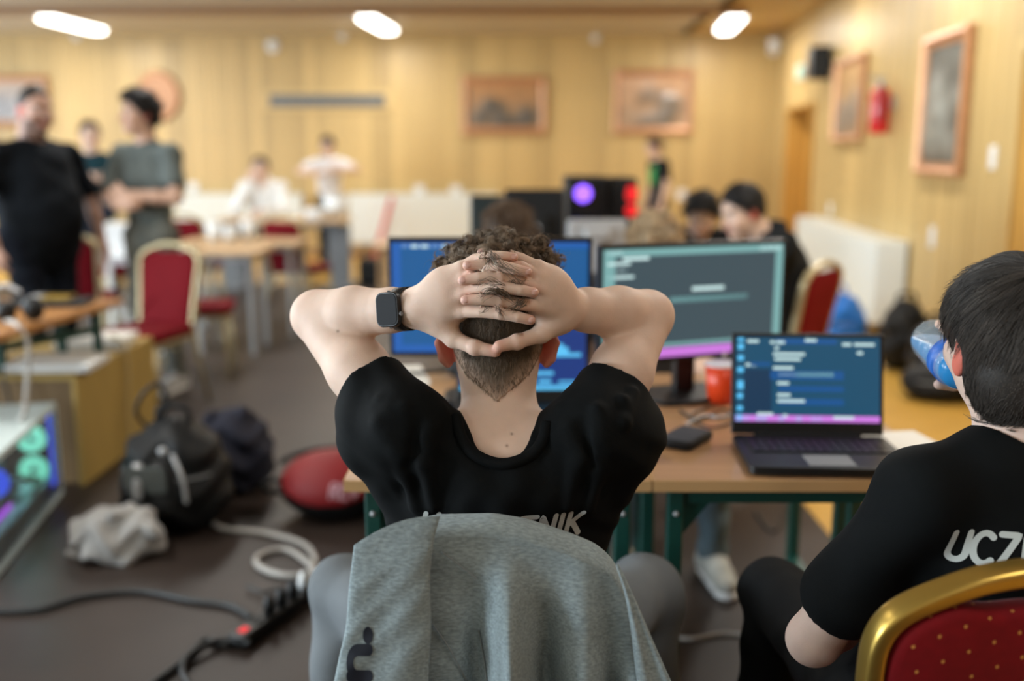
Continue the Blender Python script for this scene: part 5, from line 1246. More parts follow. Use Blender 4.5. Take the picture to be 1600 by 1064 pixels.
ch2((1.05, 5.75), R(180), 'red chair of the boy who faces the camera at right')
p = sit(); p.update(pelvis=(0, 0, .55), chest=(-.03, .02, .85), neck=(.06, .06, 1.06), head=(.17, .09, 1.155), shL=(.00, .20, 1.0), shR=(.02, -.17, 1.0), elL=(.16, .25, .74))
human('person', 'dark-haired boy in black hooded top seen in profile at right', (1.26, 4.80, FZ), R(178), p, 1.74, 1.2, SKIN, ((.008, .009, .010), 'hood'), (.012, .012, .016), (.3, .3, .3), ('black', 'short'), hpitch=R(20), hyaw=R(15), res=.008)
# ------------------------------------------------------------------ the boy in the centre, hands clasped behind his head
C0 = chair('red chair under the grey hooded jumper, the central boy’s seat', (-.028, 1.612, .007), 0, CG); C0.scale = (.93, 1, .965)
O = vec(-.03, 1.60, .007)
TB = thing('person', 'boy in black T-shirt with hands clasped behind his head', 'person', O)
hc = P(778, 505, 1.62); HB_ = basis(R(90), R(-4))
hf, hl, hu = HB_
S = {'L': P(630, 668, 1.505), 'R': P(926, 676, 1.505)}
E = {'L': P(496, 494, 1.675), 'R': P(1012, 494, 1.675)}
Wr = {'L': P(655, 481, 1.560), 'R': P(884, 481, 1.560)}
RES = .0024
F = Field((-.46, 1.30, .60), (.44, 1.84, 1.345), RES, .02)
def neckhead(F, k=.03):
    F.ell(hc + hu * .022 - hf * .002, vec(.098, .0725, .104), HB_, .01)
    F.ell(hc + hf * .028 - hu * .052, vec(.066, .058, .066), HB_, .035)
    F.ell(hc + hf * .075 - hu * .098, vec(.022, .026, .018), HB_, .03)
    F.ell(hc - hf * .035 - hu * .045, vec(.055, .062, .06), HB_, .03)
    F.cap(P(782, 720, 1.550), P(778, 580, 1.605), .068, .059, k)
neckhead(F)
# face, away from the camera but there
EE = lambda a, b, z: hc + hf * a + hl * b + hu * z
F.cap(EE(.094, 0, .006), EE(.116, 0, -.034), .0085, .0125, .012); F.cap(EE(.082, -.036, .024), EE(.082, .036, .024), .012, None, .018)
for q in (-1, 1): F.ell(EE(.100, q * .032, .004), (.014, .019, .012), HB_, .012, 's'); F.ell(EE(.066, q * .045, -.032), (.02, .02, .02), HB_, .03)
F.cap(EE(.093, -.018, -.058), EE(.093, .018, -.058), .007, None, .006); F.cap(EE(.090, -.016, -.070), EE(.090, .016, -.070), .008, None, .006)
EARS = []
for sx, pp in ((-1, P(699, 541, 1.612)), (1, P(855, 541, 1.612))):
    o = nrm(vec(sx * .86, -.50, .04)); up = nrm(vec(sx * .16, .12, 1)); up = nrm(up - o * (o @ up)); n = np.cross(o, up); EARS.append(pp)
    F.ell(pp, (.019, .0075, .032), np.array([o, n, up]), .006)
    F.cap(pp + up * .028 + o * .006, pp + o * .0175 + up * .006, .0045, .0048, .004); F.cap(pp + o * .0175 + up * .006, pp + o * .010 - up * .020, .0048, .0050, .004); F.cap(pp + o * .010 - up * .020, pp + o * .001 - up * .030, .0055, .0055, .006)
    F.ell(pp + o * .004 - n * sx * .009 + up * .002, (.009, .006, .018), np.array([o, n, up]), .004, 's')
# torso core under the shirt, shoulders, arms
def upperback(F):
    F.cap(P(782, 810, 1.565), P(778, 960, 1.60), .125, .125, .05, (vec(0, 1, 0), .62))
    F.cap(P(790, 718, 1.535), P(790, 780, 1.545), .070, .062, .05)
    for q in 'LR': F.cap(P(782, 716, 1.54), S[q], .044, .046, .04)
upperback(F)
for q in 'LR':
    sx = -1 if q == 'L' else 1
    mid = S[q] * .5 + E[q] * .5
    F.cap(S[q], mid, .051, .0490, .03); F.cap(mid, E[q], .0490, .0425, .02)
    m2 = E[q] * .62 + Wr[q] * .38
    F.cap(E[q], m2, .0435, .0435, .012); F.cap(m2, E[q] * .25 + Wr[q] * .75, .0435, .0345, .012); F.cap(E[q] * .25 + Wr[q] * .75, Wr[q], .0345, .0295, .012, None)
# hands: knuckles, then fingers laced over the back of the head
KN = {'L': [P(721, 486, 1.519), P(724, 459, 1.514), P(724, 436, 1.519), P(722, 418, 1.528)],
      'R': [P(842, 478, 1.519), P(843, 452, 1.514), P(842, 432, 1.519), P(840, 417, 1.528)]}   # index, middle, ring, little
FG = {'L': [[(752, 487, 1.502), (782, 490, 1.493), (808, 495, 1.491), (829, 500, 1.495)], [(752, 450, 1.500), (783, 449, 1.488), (812, 453, 1.488), (834, 457, 1.493)],
            [(752, 420, 1.505), (780, 415, 1.494), (803, 420, 1.492), (824, 425, 1.497)], [(742, 405, 1.526), (768, 400, 1.512), (786, 400, 1.508), (803, 402, 1.510)]],
      'R': [[(812, 475, 1.504), (782, 470, 1.497), (752, 468, 1.494), (727, 469, 1.496)], [(812, 438, 1.508), (782, 432, 1.500), (748, 434, 1.496), (723, 438, 1.497)],
            [(815, 417, 1.514), (786, 414, 1.512), (755, 413, 1.506), (730, 415, 1.503)], [(815, 404, 1.535), (790, 396, 1.535), (768, 394, 1.535), (752, 395, 1.538)]]}
TH = {'L': [P(683, 502, 1.548), P(708, 529, 1.532), P(742, 543, 1.514), P(774, 549, 1.507)], 'R': [P(872, 500, 1.548), P(846, 522, 1.530), P(808, 534, 1.510), P(780, 541, 1.499)]}
NAILS = []
for q in 'LR':
    kn = KN[q]; w = Wr[q]
    for i, k_ in enumerate(kn):
        F.cap(w + (k_ - w) * .05, w + (k_ - w) * .62, .0235, .0185, .018); F.cap(w + (k_ - w) * .55, k_, .0180, .0118, .010)
    F.ell((w + kn[0] + kn[3]) / 3 + vec(0, .004, 0), vec(.040, .017, .042), None, .02)
    F.path([w + (TH[q][1] - w) * .12] + TH[q][:2], [.022, .0185, .0145], .018)
    rs = [.0145, .0128, .0112, .0092]
    for a, b, ra, rb_ in zip(TH[q][:-1], TH[q][1:], rs[:-1], rs[1:]): F.cap(a, b, ra, rb_, .005)
    F.ell(TH[q][2], vec(.0126, .0126, .0126), None, .004)
for q in 'LR':
    kn = KN[q]
    for i, fl in enumerate(FG[q]):
        pts = [kn[i]] + [P(*v) for v in fl]; rr = [.0112, .0100, .0098, .0092, .0082]; rr = [r * (.94, .96, .92, .84)[i] for r in rr]
        for j in range(1, 4): F.cap(pts[j], pts[j + 1], rr[j] + .0022, rr[j + 1] + .0022, .001, mode='s')
        for j in range(4): F.cap(pts[j], pts[j + 1], rr[j], rr[j + 1], .0008 if j else .0015)
        F.ell(pts[2], vec(.0101, .0098, .0098) * (1, 1.03, .97, .86)[i], None, .0015)
        d = nrm(pts[4] - pts[3]); NAILS.append((pts[4] - d * .001, d, rr[4]))
V, Q = biggest(*F.mesh()); NB = normals_of(V, Q)
C = np.tile(vec(.70, .515, .41), (len(V), 1))
def tint(m, col): C[:] = C * (1 - m[:, None]) + np.asarray(col)[None] * m[:, None]
for pp in EARS: tint(np.clip(1.25 - np.linalg.norm((V - pp) / vec(.030, .034, .042), axis=1), 0, 1) ** .6 * .9, (.62, .10, .055))
for c_, d, r in NAILS: tint(np.exp(-(np.linalg.norm(V - c_, axis=1) / .013) ** 2) * .7, (.60, .27, .20))
for q in 'LR':
    for c_, a in ((TH[q][3], .8), (TH[q][2], .4)): tint(np.exp(-(np.linalg.norm(V - c_, axis=1) / .014) ** 2) * a, (.60, .27, .20))
    for fl in FG[q]: tint(np.exp(-(np.linalg.norm(V - P(*fl[1]), axis=1) / .010) ** 2) * .30, (.58, .30, .22))
    tint(np.exp(-(np.linalg.norm(V - E[q] - nrm(E[q] - S[q]) * .03, axis=1) / .04) ** 2) * .35, (.60, .33, .24))
for px, py in ((801, 664), (793, 692), (531, 521), (512, 592)):
    j = np.argmin(np.linalg.norm(V - P(px, py, 1.46 if px > 700 else 1.60), axis=1) ); tint(np.exp(-(np.linalg.norm(V - V[j], axis=1) / .0022) ** 2) * .8, (.12, .06, .04))
body = mesh_np('body', V, Q, M['skin'], TB, True, C, O)
BODYT = (V, Q)
eyes(hc, HB_, 1., TB, O)
M['nail'] = mat('fingernail', (.66, .40, .34), .25, coat=.3)
for c_, d, r in NAILS:
    dirc = nrm(P(800, 460, 1.3) * 0 + vec(0, -1, .25)); n = nrm(dirc - d * (dirc @ d)); s_ = np.cross(d, n); rot = Matrix([list(d), list(s_), list(n)]).transposed()
    MB().ball(c_ + n * (r * .84), (r * .78, r * .62, r * .24), 12, rot).build('fingernail', M['nail'], TB, True, sub=O)
# T-shirt
F = Field((-.42, 1.30, .50), (.40, 1.84, 1.16), .0034, .03)
F.cap(P(784, 835, 1.567), P(776, 1010, 1.60), .172, .158, .05, (vec(0, 1, 0), .66))
F.cap(P(704, 752, 1.527), P(866, 752, 1.527), .075, None, .05)
F.cap(P(785, 748, 1.532), P(784, 800, 1.54), .086, .090, .03); F.ell(P(790, 758, 1.50), (.10, .058, .045), None, .03)
for q in 'LR':
    sx = -1 if q == 'L' else 1; cx = 783
    d = E[q] - S[q]; hem = S[q] + d * .36; dh = nrm(d)
    F.cap(P(cx + sx * 44, 714, 1.533), S[q], .058, .062, .04)
    F.cap(S[q], hem + dh * .03, .066, .0585, .03)
    F.cap(P(cx + sx * 150, 672, 1.51), P(cx + sx * 196, 668, 1.53), .060, .050, .03)
    F.cap(P(cx + sx * 185, 690, 1.54), P(cx + sx * 118, 800, 1.57), .062, .060, .05)
    F.cap(P(cx + sx * 208, 650, 1.555), P(cx + sx * 200, 690, 1.55), .026, .032, .04)
    # bunched cloth on the shoulder and folds running to the armpit
    F.path([P(cx + sx * 74, 676, 1.50), P(cx + sx * 104, 650, 1.49), P(cx + sx * 124, 637, 1.495), P(cx + sx * 142, 640, 1.50)], [.014, .020, .017, .012], .008)
    F.path([P(cx + sx * 205, 612, 1.50), P(cx + sx * 190, 660, 1.455), P(cx + sx * 182, 720, 1.47)], [.006, .010, .006], .010)
    F.path([P(cx + sx * 226, 640, 1.52), P(cx + sx * 222, 690, 1.50), P(cx + sx * 190, 750, 1.51)], [.008, .011, .007], .010)
    F.path([P(cx + sx * 108, 668, 1.458), P(cx + sx * 118, 720, 1.452), P(cx + sx * 104, 790, 1.456)], [.011, .014, .009], .010)
    F.path([P(cx + sx * 150, 640, 1.455), P(cx + sx * 165, 700, 1.452), P(cx + sx * 135, 790, 1.47)], [.010, .014, .008], .010)
    F.path([P(cx + sx * 190, 625, 1.475), P(cx + sx * 196, 690, 1.475), P(cx + sx * 160, 770, 1.49)], [.008, .012, .007], .010)
    F.path([P(cx + sx * 128, 660, 1.440), P(cx + sx * 142, 730, 1.440)], [.006, .006], .014, mode='s')
g = 46.
F.fnall(lambda X, Y, Z: .0024 * np.sin(X * g + 2.2 * np.sin(Z * 21)) * np.sin(Z * 30 + 1.8 * np.sin(X * 25)) + .0016 * np.sin(X * 95 + Z * 40 + 2 * np.sin(Z * 45)))
for q in 'LR':
    d = E[q] - S[q]; hem = S[q] + d * .36; dh = nrm(d)
    def cutter(X, Y, Z, h=hem, n=dh):
        px, py, pz = X - h[0], Y - h[1], Z - h[2]; t = px * n[0] + py * n[1] + pz * n[2]; rad = np.sqrt(np.maximum(px * px + py * py + pz * pz - t * t, 0))
        return np.maximum(np.maximum(rad - .085, -t), t - .14)
    F.op(cutter, np.minimum(hem, hem + dh * .15) - .1, np.maximum(hem, hem + dh * .15) + .1, 0, 's')
    F.cap(hem - dh * .02, hem + dh * .1, .0525, .0525, .002, mode='s')
F.cap(P(783, 672, 1.478), P(778, 600, 1.55), .0455, .072, .006, mode='s')
F.op(lambda X, Y, Z: (S['L'][0] - .135) - X + 0 * Y + 0 * Z, F.lo - 1, F.lo + 9, 0, 'i'); F.op(lambda X, Y, Z: X - (S['R'][0] + .135) + 0 * Y + 0 * Z, F.lo - 1, F.lo + 9, 0, 'i')
V, Q = biggest(*F.mesh()); tee = mesh_np('shirt', V, Q, M['tee'], TB, True, None, O)
bvb = tree_of(*BODYT, lambda c: (c[:, 2] < 1.08) & (abs(c[:, 0]) < .14)); bvt = tree_of(V, Q, lambda c: (c[:, 2] < 1.08) & (abs(c[:, 0]) < .14)); cp = []
for v in spline([vec(712, 650, 0), vec(720, 682, 0), vec(742, 711, 0), vec(786, 726, 0), vec(830, 711, 0), vec(849, 685, 0), vec(854, 660, 0)], 6):
    q = P(v[0], v[1], 1.2); d = nrm(q - vec(0, 0, CAMZ)); hs_ = [h for h in (project(bvb, q, d, .003), project(bvt, q, d, .0015)) if h is not None]
    if hs_: cp.append(min(hs_, key=lambda h: h[1]))
cp = np.array(cp); 
for _ in range(3): cp[1:-1] = (cp[:-2] + 2 * cp[1:-1] + cp[2:]) / 4
MB().tube(cp, .0095, 10).build('collar', M['tee'], TB, True, sub=O)
bv = tree_of(V, Q, lambda c: (c[:, 2] < .95) & (c[:, 1] < 1.58))
def onshirt(a, b):
    h = .0375; x = -.143 + a * h; z = .837 + b * h + .0025 * ((a - 3.4) / 3.4) ** 2
    r = project(bv, (x, 1.2, z), (0, 1, 0), .0012); return r if r is not None else vec(x, 1.47, z)
V2, F2 = stroke_text('UCZESTNIK', .105, .80, onshirt, .22); mesh_np('shirt_lettering', V2, F2, M['print'], TB, True, None, O)
# trousers and shoes
F = Field((-.50, 1.25, .0), (.44, 2.15, .78), .006, .03); hipz = .555
F.cap(vec(-.13, 1.60, hipz), vec(.07, 1.60, hipz), .105, None, .04); F.cap(vec(-.03, 1.60, hipz), vec(-.03, 1.58, .70), .155, .155, .04, (vec(0, 1, 0), .72))
KNEE = {'L': vec(-.335, 1.90, .545), 'R': vec(.275, 1.90, .545)}; ANK = {'L': vec(-.350, 1.80, .095), 'R': vec(.27, 1.84, .095)}
for q, hx in (('L', -.13), ('R', .07)):
    F.cap(vec(hx, 1.62, hipz), KNEE[q], .092, .070, .04); F.cap(KNEE[q], ANK[q], .072, .062, .02); F.cap(ANK[q] - vec(0, 0, .05), ANK[q] - vec(0, 0, .02), .046, .046, .002, mode='s')
F.fnall(lambda X, Y, Z: .0035 * (np.sin(Z * 38 + 2.5 * np.sin(X * 20 + Y * 9)) + .6 * np.sin(Y * 42 + 2 * np.sin(Z * 26))))
V, Q = biggest(*F.mesh()); mesh_np('trousers', V, Q, M['trouser'], TB, True, None, O)
for q in 'LR': shoe_mesh(ANK[q], nrm(vec(-.25 if q == 'L' else .25, 1, 0)), 1., O[2], (.35, .35, .36), TB, O)
# watch
w0, w1 = E['L'], Wr['L']; ax = nrm(w1 - w0); wc = w0 + (w1 - w0) * .86; nd = nrm(vec(-.14, -.97, .16)); nd = nrm(nd - ax * (ax @ nd)); sd = np.cross(ax, nd)
tw = thing('wrist_watch', 'black smart watch on the central boy’s left wrist', 'watch', wc)
Mx = lambda a, b, c: ax * a + sd * b + nd * c
rw = .0338
MB().prism(rrect(.045, .055, .012, 5), lambda a, b, s_: Mx(a, b, rw - .001 + .0105 * s_)).build('case', mat('watch_case', (.010, .011, .012), .4, .3), tw, bevel=.002)
MB().prism(rrect(.040, .050, .010, 5), lambda a, b, s_: Mx(a, b, rw + .0093 + .0012 * s_)).build('display', mat('watch_display', (.003, .003, .004), .5, spec=.1), tw, bevel=.0006)
vs, fs = [], []; n = 40
for k in range(n):
    a = 2 * PI * k / n; rd = nd * math.cos(a) + sd * math.sin(a)
    for dr, da in ((0, -.014), (.0022, -.014), (.0022, .014), (0, .014)): vs.append(rd * (rw + dr - .0006) + ax * da)
for k in range(n):
    for j in range(4): fs.append((k * 4 + j, k * 4 + (j + 1) % 4, ((k + 1) % n) * 4 + (j + 1) % 4, ((k + 1) % n) * 4 + j))
MB().add(vs, fs).build('strap', mat('watch_strap', (.010, .011, .012), .5), tw, True)
MB().cyl(Mx(.0225, .008, rw + .004), Mx(.0255, .008, rw + .004), .0035, n=12).build('crown', M['grey'], tw)
for sg in (-1, 1): MB().box(Mx(0, sg * .028, rw + .0015), (.004, .004, .004)).build('lug', M['grey'], tw)
# hair: short clipped sides and curly top
HT = vec(.145, .105, .070)
F = Field(hc - vec(.13, .15, .16), hc + vec(.13, .15, .17), .0027, .02); neckhead(F); upperback(F); F.d -= .0026
z615, zl = P(778, 622, 1.545)[2], 0
xm = hc[0]
F.op(lambda X, Y, Z: (z615 + .75 * np.minimum(np.abs(X - xm), .05) + 1.6 * np.maximum(np.abs(X - xm) - .05, 0) + 1.3 * np.maximum(Y - 1.60, 0)) - Z, F.lo - 1, F.lo + 9, 0, 'i')
F.plane(hc + hf * .060 + hu * .055, nrm(hf * .75 - hu * .55))
F.ell(hc + hu * .052 - hf * .0, vec(.098, .078, .066), HB_, .012)
F.ell(P(718, 418, 1.62), vec(.022, .05, .020), None, .02); F.ell(P(838, 410, 1.62), vec(.020, .05, .020), None, .02); F.ell(P(778, 402, 1.60), vec(.06, .07, .025), None, .02)
gg = 95.
F.op(lambda X, Y, Z: np.where(Z > hc[2] + .055, .0055 * (np.sin(X * gg + 1.6 * np.sin(Z * gg * .8)) * np.sin(Z * gg + 1.4 * np.sin(Y * gg * .7)) + np.sin(Y * gg * .9 + 1.2 * np.sin(X * gg * .6)) * .6), 0), F.lo - 1, F.lo + 9, 0, 'add')
V, Q = biggest(*F.mesh()); col = np.tile(HT * .45, (len(V), 1)); low = V[:, 2] < hc[2] + .03
fade = np.clip((V[:, 2] - (z615 + .75 * np.minimum(np.abs(V[:, 0] - xm), .05) + 1.6 * np.maximum(np.abs(V[:, 0] - xm) - .05, 0))) / .036, 0, 1)[:, None] ** .8
col = np.where(low[:, None], np.array([.56, .395, .30]) * (1 - fade) + np.array([.085, .064, .044]) * fade, col)
hair = mesh_np('hair', V, Q, M['hair'], TB, True, col, O)
down = lambda p: np.tile(vec(0, 0, -1), (len(p), 1))
p_, n_ = sample(V, Q, 9000, lambda c: ((c[:, 2] < hc[2] + .03) & (c[:, 1] < 1.70)) * np.clip((c[:, 2] - z615 + .012) / .04, .10, 1))
strands('hair_strands', p_, n_, down(p_) + rng.normal(0, .25, p_.shape), rng.uniform(.004, .008, len(p_)), .00030, M['hair'], hair, O, 0, .5, 3, HT * 1.35, .4)
clumped('hair_strands', V, Q, 15000, 420, lambda c: (c[:, 2] > P(778, 428, 1.58)[2]) * 1., lambda p, n: vec(0, -.35, .1) + rng.normal(0, .9, p.shape) + (p - (hc + hu * .08)) * vec(9, 4, 2), (.016, .034), .00040, M['hair'], hair, O, HT * 1.45, .0055, 1.15, .75, 9, .5, .62, .2)
p_, n_ = sample(V, Q, 900, lambda c: (c[:, 2] > P(778, 420, 1.58)[2]) * 1.)
strands('hair_strands', p_, n_, rng.normal(0, .8, p_.shape), rng.uniform(.020, .040, len(p_)), .00034, M['hair'], hair, O, .20, .9, 8, HT * 1.5, .45, 1.1, .18)
p_, n_ = sample(V, Q, 4200, lambda c: (np.abs(c[:, 0] - xm) < .052) & (c[:, 2] > hc[2] - .035) & (c[:, 2] < P(778, 425, 1.58)[2]) & (c[:, 1] < 1.60))
strands('hair_strands', p_, n_, down(p_) + rng.normal(0, .5, p_.shape), rng.uniform(.010, .018, len(p_)), .0004, M['hair'], hair, O, .12, .35, 6, HT * .8, .5, .8)
def tuft(path, n, spread, r=.00042, sc=1.):
    pts = np.array(spline([P(*q) for q in path], 4)); m = len(pts); A = []
    t = np.linspace(0, 1, m)[:, None]
    tan = np.gradient(pts, axis=0); tan /= np.linalg.norm(tan, axis=1, keepdims=True)
    b = MB()
    for _ in range(n):
        o0, o1 = rng.normal(0, spread, 3), rng.normal(0, spread * 1.3, 3); ph, am = rng.uniform(0, 6.28), rng.uniform(.0005, .003)
        q = pts + o0 * (1 - t) + o1 * t + np.stack([am * np.sin(ph + t[:, 0] * 8), 0 * t[:, 0], am * np.cos(ph + t[:, 0] * 8)], 1)
        e = rng.integers(max(3, m - 6), m + 1); b.tube([tuple(v) for v in q[:e]], [r * (1 - .8 * i / m) for i in range(e)], 3)
    return b
tf = MB()
for path, n, sp in (([(765, 396, 1.500), (778, 414, 1.482), (800, 428, 1.478), (824, 440, 1.484)], 40, .0046), ([(770, 400, 1.500), (760, 416, 1.490), (756, 424, 1.486)], 26, .003), ([(800, 440, 1.49), (815, 443, 1.482), (828, 436, 1.485)], 24, .003),
                    ([(792, 458, 1.485), (775, 452, 1.477), (758, 457, 1.480), (748, 461, 1.484)], 46, .0034), ([(776, 452, 1.480), (796, 464, 1.479), (818, 470, 1.486)], 46, .004), ([(786, 448, 1.478), (760, 440, 1.482), (745, 446, 1.485)], 22, .003),
                    ([(818, 470, 1.490), (806, 480, 1.484), (795, 488, 1.482)], 50, .0045), ([(776, 480, 1.484), (781, 490, 1.480), (788, 500, 1.482)], 28, .003), ([(760, 482, 1.486), (754, 488, 1.484), (748, 490, 1.486)], 14, .0025)):
    b = tuft(path, int(n * .62), sp * 1.1); tf.add(b.v, b.f)
me_v = np.array(tf.v); o = tf.build('hair_tufts', M['hair'], hair, True, sub=O); o['kind'] = 'stuff'
ca = o.data.color_attributes.new('col', 'FLOAT_COLOR', 'POINT'); c4 = np.ones((len(me_v), 4), np.float32); c4[:, :3] = HT * .85; ca.data.foreach_set('color', c4.ravel())

# ------------------------------------------------------------------ grey hooded jumper over the chair back
TJ = thing('hooded_jumper', 'grey marl hooded jumper draped over the central chair back', 'jumper', (-.03, 1.33, .45)); OJ = vec(-.03, 1.33, .45)
TOP = np.array([(547, 872), (553, 856), (566, 843), (600, 826), (640, 815), (680, 808), (720, 807), (770, 806), (820, 814), (860, 826), (900, 840), (935, 855), (957, 873), (973, 897), (985, 928)], float)
nu, nv = 210, 120
tt = np.linspace(0, 1, len(TOP)); us = np.linspace(0, 1, nu)
arcl = np.concatenate([[0], np.cumsum(np.linalg.norm(np.diff(TOP, axis=0), axis=1))]); arcl /= arcl[-1]
TX, TY = np.interp(us, arcl, TOP[:, 0]), np.interp(us, arcl, TOP[:, 1])
kx = np.ones(9) / 9; TX = np.convolve(np.pad(TX, 4, 'edge'), kx, 'valid'); TY = np.convolve(np.pad(TY, 4, 'edge'), kx, 'valid')
top3 = np.array([P(a, b, 1.288) for a, b in zip(TX, TY)])
bw = np.interp(us, [0, 1], [P(505, 1180, 1.235)[0], P(1092, 1180, 1.235)[0]])
def G(x, c, w): return np.exp(-((x - c) / w) ** 2)
def sm(x, a, b): t = np.clip((x - a) / (b - a), 0, 1); return t * t * (3 - 2 * t)
zb = .44
Vs = np.zeros((nu, nv + 14, 3))
for i in range(nu):
    T3 = top3[i] - vec(0, 0, .014); u = us[i]
    for j in range(14):                                     # inside face and the roll over the chair's top
        if j < 6: p = T3 + vec(0, .064, -.13 + .022 * j)
        else:
            a = (j - 6) / 8 * PI; p = T3 + vec(0, .032 + .032 * math.cos(a), -.012 + .014 * math.sin(a))
        Vs[i, j] = p
    v = np.linspace(0, 1, nv); z = (T3[2] - .012) * (1 - v) + zb * v
    x = T3[0] * (1 - v ** 1.25) + bw[i] * v ** 1.25
    px = 800 + x / 1.345 * 1556 * (1 - .03 * v)               # rough picture column, to lay the folds out
    A_ = .009 + .085 * v ** .8
    d = A_ * (G(px, 792 + 14 * v, 24) * 1.15 * sm(v, .0, .25) - .75 * G(px, 852 + 6 * v, 20) * sm(v, .05, .4) + .55 * G(px, 915, 30) - .55 * G(px, 962, 14) * sm(v, .15, .5) + .9 * G(px, 1000 + 30 * v, 24) * sm(v, .1, .5) - .5 * G(px, 742, 18) * sm(v, .1, .4))
    d = d + .0025 * np.sin(px / 17 + 2 * np.sin(z * 20)) * v + .0018 * np.sin(z * 75 + px / 40)
    y = T3[1] - .004 - .018 * v - d - .05 * v * (1 - G(u, .5, .55)) * 0
    Vs[i, 14:] = np.stack([x, y, z], 1)
idx = np.arange(nu * (nv + 14)).reshape(nu, nv + 14)
Q = np.stack([idx[:-1, :-1], idx[1:, :-1], idx[1:, 1:], idx[:-1, 1:]], -1).reshape(-1, 4)
jb = mesh_np('body', Vs.reshape(-1, 3), Q, M['hood'], TJ, True, None, OJ)
md = jb.modifiers.new('thick', 'SOLIDIFY'); md.thickness = .003; md.offset = 1
# left sleeve lying over the back, hanging down beside the body
def sleeve(name, left, right, y0, bulge, n=46, m=90, fold=None, arch=0):
    """left/right: edge columns as (px,py) lists from top to bottom; a flattened tube"""
    L = np.array(spline([vec(*q, 0) for q in left], 12))[:, :2]; R_ = np.array(spline([vec(*q, 0) for q in right], 12))[:, :2]; tL = np.linspace(0, 1, len(L)); tR = np.linspace(0, 1, len(R_)); ts = np.linspace(0, 1, m); out = []
    for k, t in enumerate(ts):
        a = vec(np.interp(t, tL, L[:, 0]), np.interp(t, tL, L[:, 1])); b = vec(np.interp(t, tR, R_[:, 0]), np.interp(t, tR, R_[:, 1])); row = []
        for i in range(n):
            an = 2 * PI * i / n; s_ = .5 - .5 * math.cos(an); q = a + (b - a) * s_ - vec(0, arch * 4 * s_ * (1 - s_) * math.exp(-t * 12)); sn = math.sin(an); dep = -bulge * (abs(sn) ** .55) * (1 if sn > 0 else -.45) * min(1, .35 + t * 3)
            if sn > 0 and fold: dep -= fold(s_, t)
            row.append(P(q[0], q[1], y0 - .020 * t + dep))
        out.append(row)
    V = np.array(out).reshape(-1, 3); ix = np.arange(m * n).reshape(m, n); Q = np.stack([ix[:-1], np.roll(ix, -1, 1)[:-1], np.roll(ix, -1, 1)[1:], ix[1:]], -1).reshape(-1, 4)
    o = mesh_np(name, V, Q, M['hood'], TJ, True, None, OJ)
    return o, V, Q
sl, V, Q = sleeve('sleeve', [(553, 852), (545, 920), (540, 980), (527, 1040), (515, 1110), (508, 1230)], [(688, 806), (677, 850), (672, 905), (674, 970), (670, 1064), (664, 1230)], 1.268, .011, fold=lambda s, t: .004 * t * math.sin(s * 9 + 1.2) + .002 * math.sin(t * 30 + s * 7) * t, arch=13)
bv = tree_of(V, Q)
def onsl(a, b):
    # reads upwards: text runs up the picture, letter tops point left
    px = 577 - b * 43.5; py = 1122 - a * 76
    q = P(px, py, 1.2); d = nrm(q - vec(0, 0, CAMZ)); r = project(bv, q, d, .0012); return r if r is not None else P(px, py, 1.30)
V2, F2 = stroke_text('en.', .125, .80, onsl, 0, .05); mesh_np('lettering', V2, F2, M['printnavy'], sl, True, None, OJ)
sr, V, Q = sleeve('sleeve', [(962, 884), (975, 925), (985, 980), (992, 1040), (1000, 1110), (1010, 1230)], [(966, 880), (992, 935), (1020, 1000), (1050, 1068), (1075, 1130), (1110, 1230)], 1.268, .012, fold=lambda s, t: .006 * t * math.sin(s * 8))
M['seam'] = mat('seam_thread', (.20, .225, .23), .95)
bvj = tree_of(*(lambda o: (np.array([v.co for v in o.data.vertices]) + OJ, np.array([p.vertices[:] for p in o.data.polygons])))(jb))
def seam(pxs):
    q = []
    for v in spline([vec(a, b, 0) for a, b in pxs], 8):
        s_ = P(v[0], v[1], 1.1); h = project(bvj, s_, nrm(s_ - vec(0, 0, CAMZ)), .0042)
        if h is not None: q.append(tuple(h))
    if len(q) > 2: MB().tube(q, .0011, 5).build('seam', M['seam'], TJ, True, sub=OJ)
seam([(690, 862), (720, 885), (745, 905)]); seam([(676, 975), (700, 1010), (730, 1064)]); seam([(748, 985), (756, 1030), (760, 1064)])

# ------------------------------------------------------------------ the boy at right, drinking
yawc = R(6); chR = chair('red dotted chair with gold frame in the right foreground', (.612, 1.445, .007), yawc, CG)
hcR = vec(.730, 1.43, 1.145); orgR = (.72, 1.45, .007); hdR_ = R(94)
fwR = vec(math.cos(hdR_), math.sin(hdR_), 0); lfR = vec(-fwR[1], fwR[0], 0)
def loc(p): q = np.asarray(p, float) - np.array(orgR); return (float(q @ fwR), float(q @ lfR), float(q[2]))
pose = sit()
BA, BB = vec(.728, 1.535, 1.066), vec(.733, 1.72, 1.106)     # bottle mouth and base
W3 = dict(pelvis=(.70, 1.46, .56), chest=(.735, 1.40, .84), neck=(.745, 1.40, 1.020), head=hcR, shL=(.603, 1.375, .945), shR=(.895, 1.40, .955), elL=(.462, 1.415, .690), elR=(.975, 1.62, .90), wrL=(.61, 1.60, .655), wrR=(.832, 1.69, 1.055),
          hipL=(.60, 1.47, .53), hipR=(.80, 1.47, .53), knL=(.525, 1.86, .565), knR=(.90, 1.88, .56), anL=(.50, 1.80, .085), anR=(.92, 1.80, .085))
for k, v in W3.items(): pose[k] = loc(v)
pose.update(hdL=(.6, -.8, 0), hnL=(0, 0, -1), toeL=(1, .15), toeR=(1, -.15))
bax = nrm(BB - BA); bu = nrm(np.cross(bax, vec(0, 0, 1))); bw_ = np.cross(bu, bax)          # bu points right of the bottle, bw_ up
if bu[0] < 0: bu = -bu
if bw_[2] < 0: bw_ = -bw_
RB = .0385
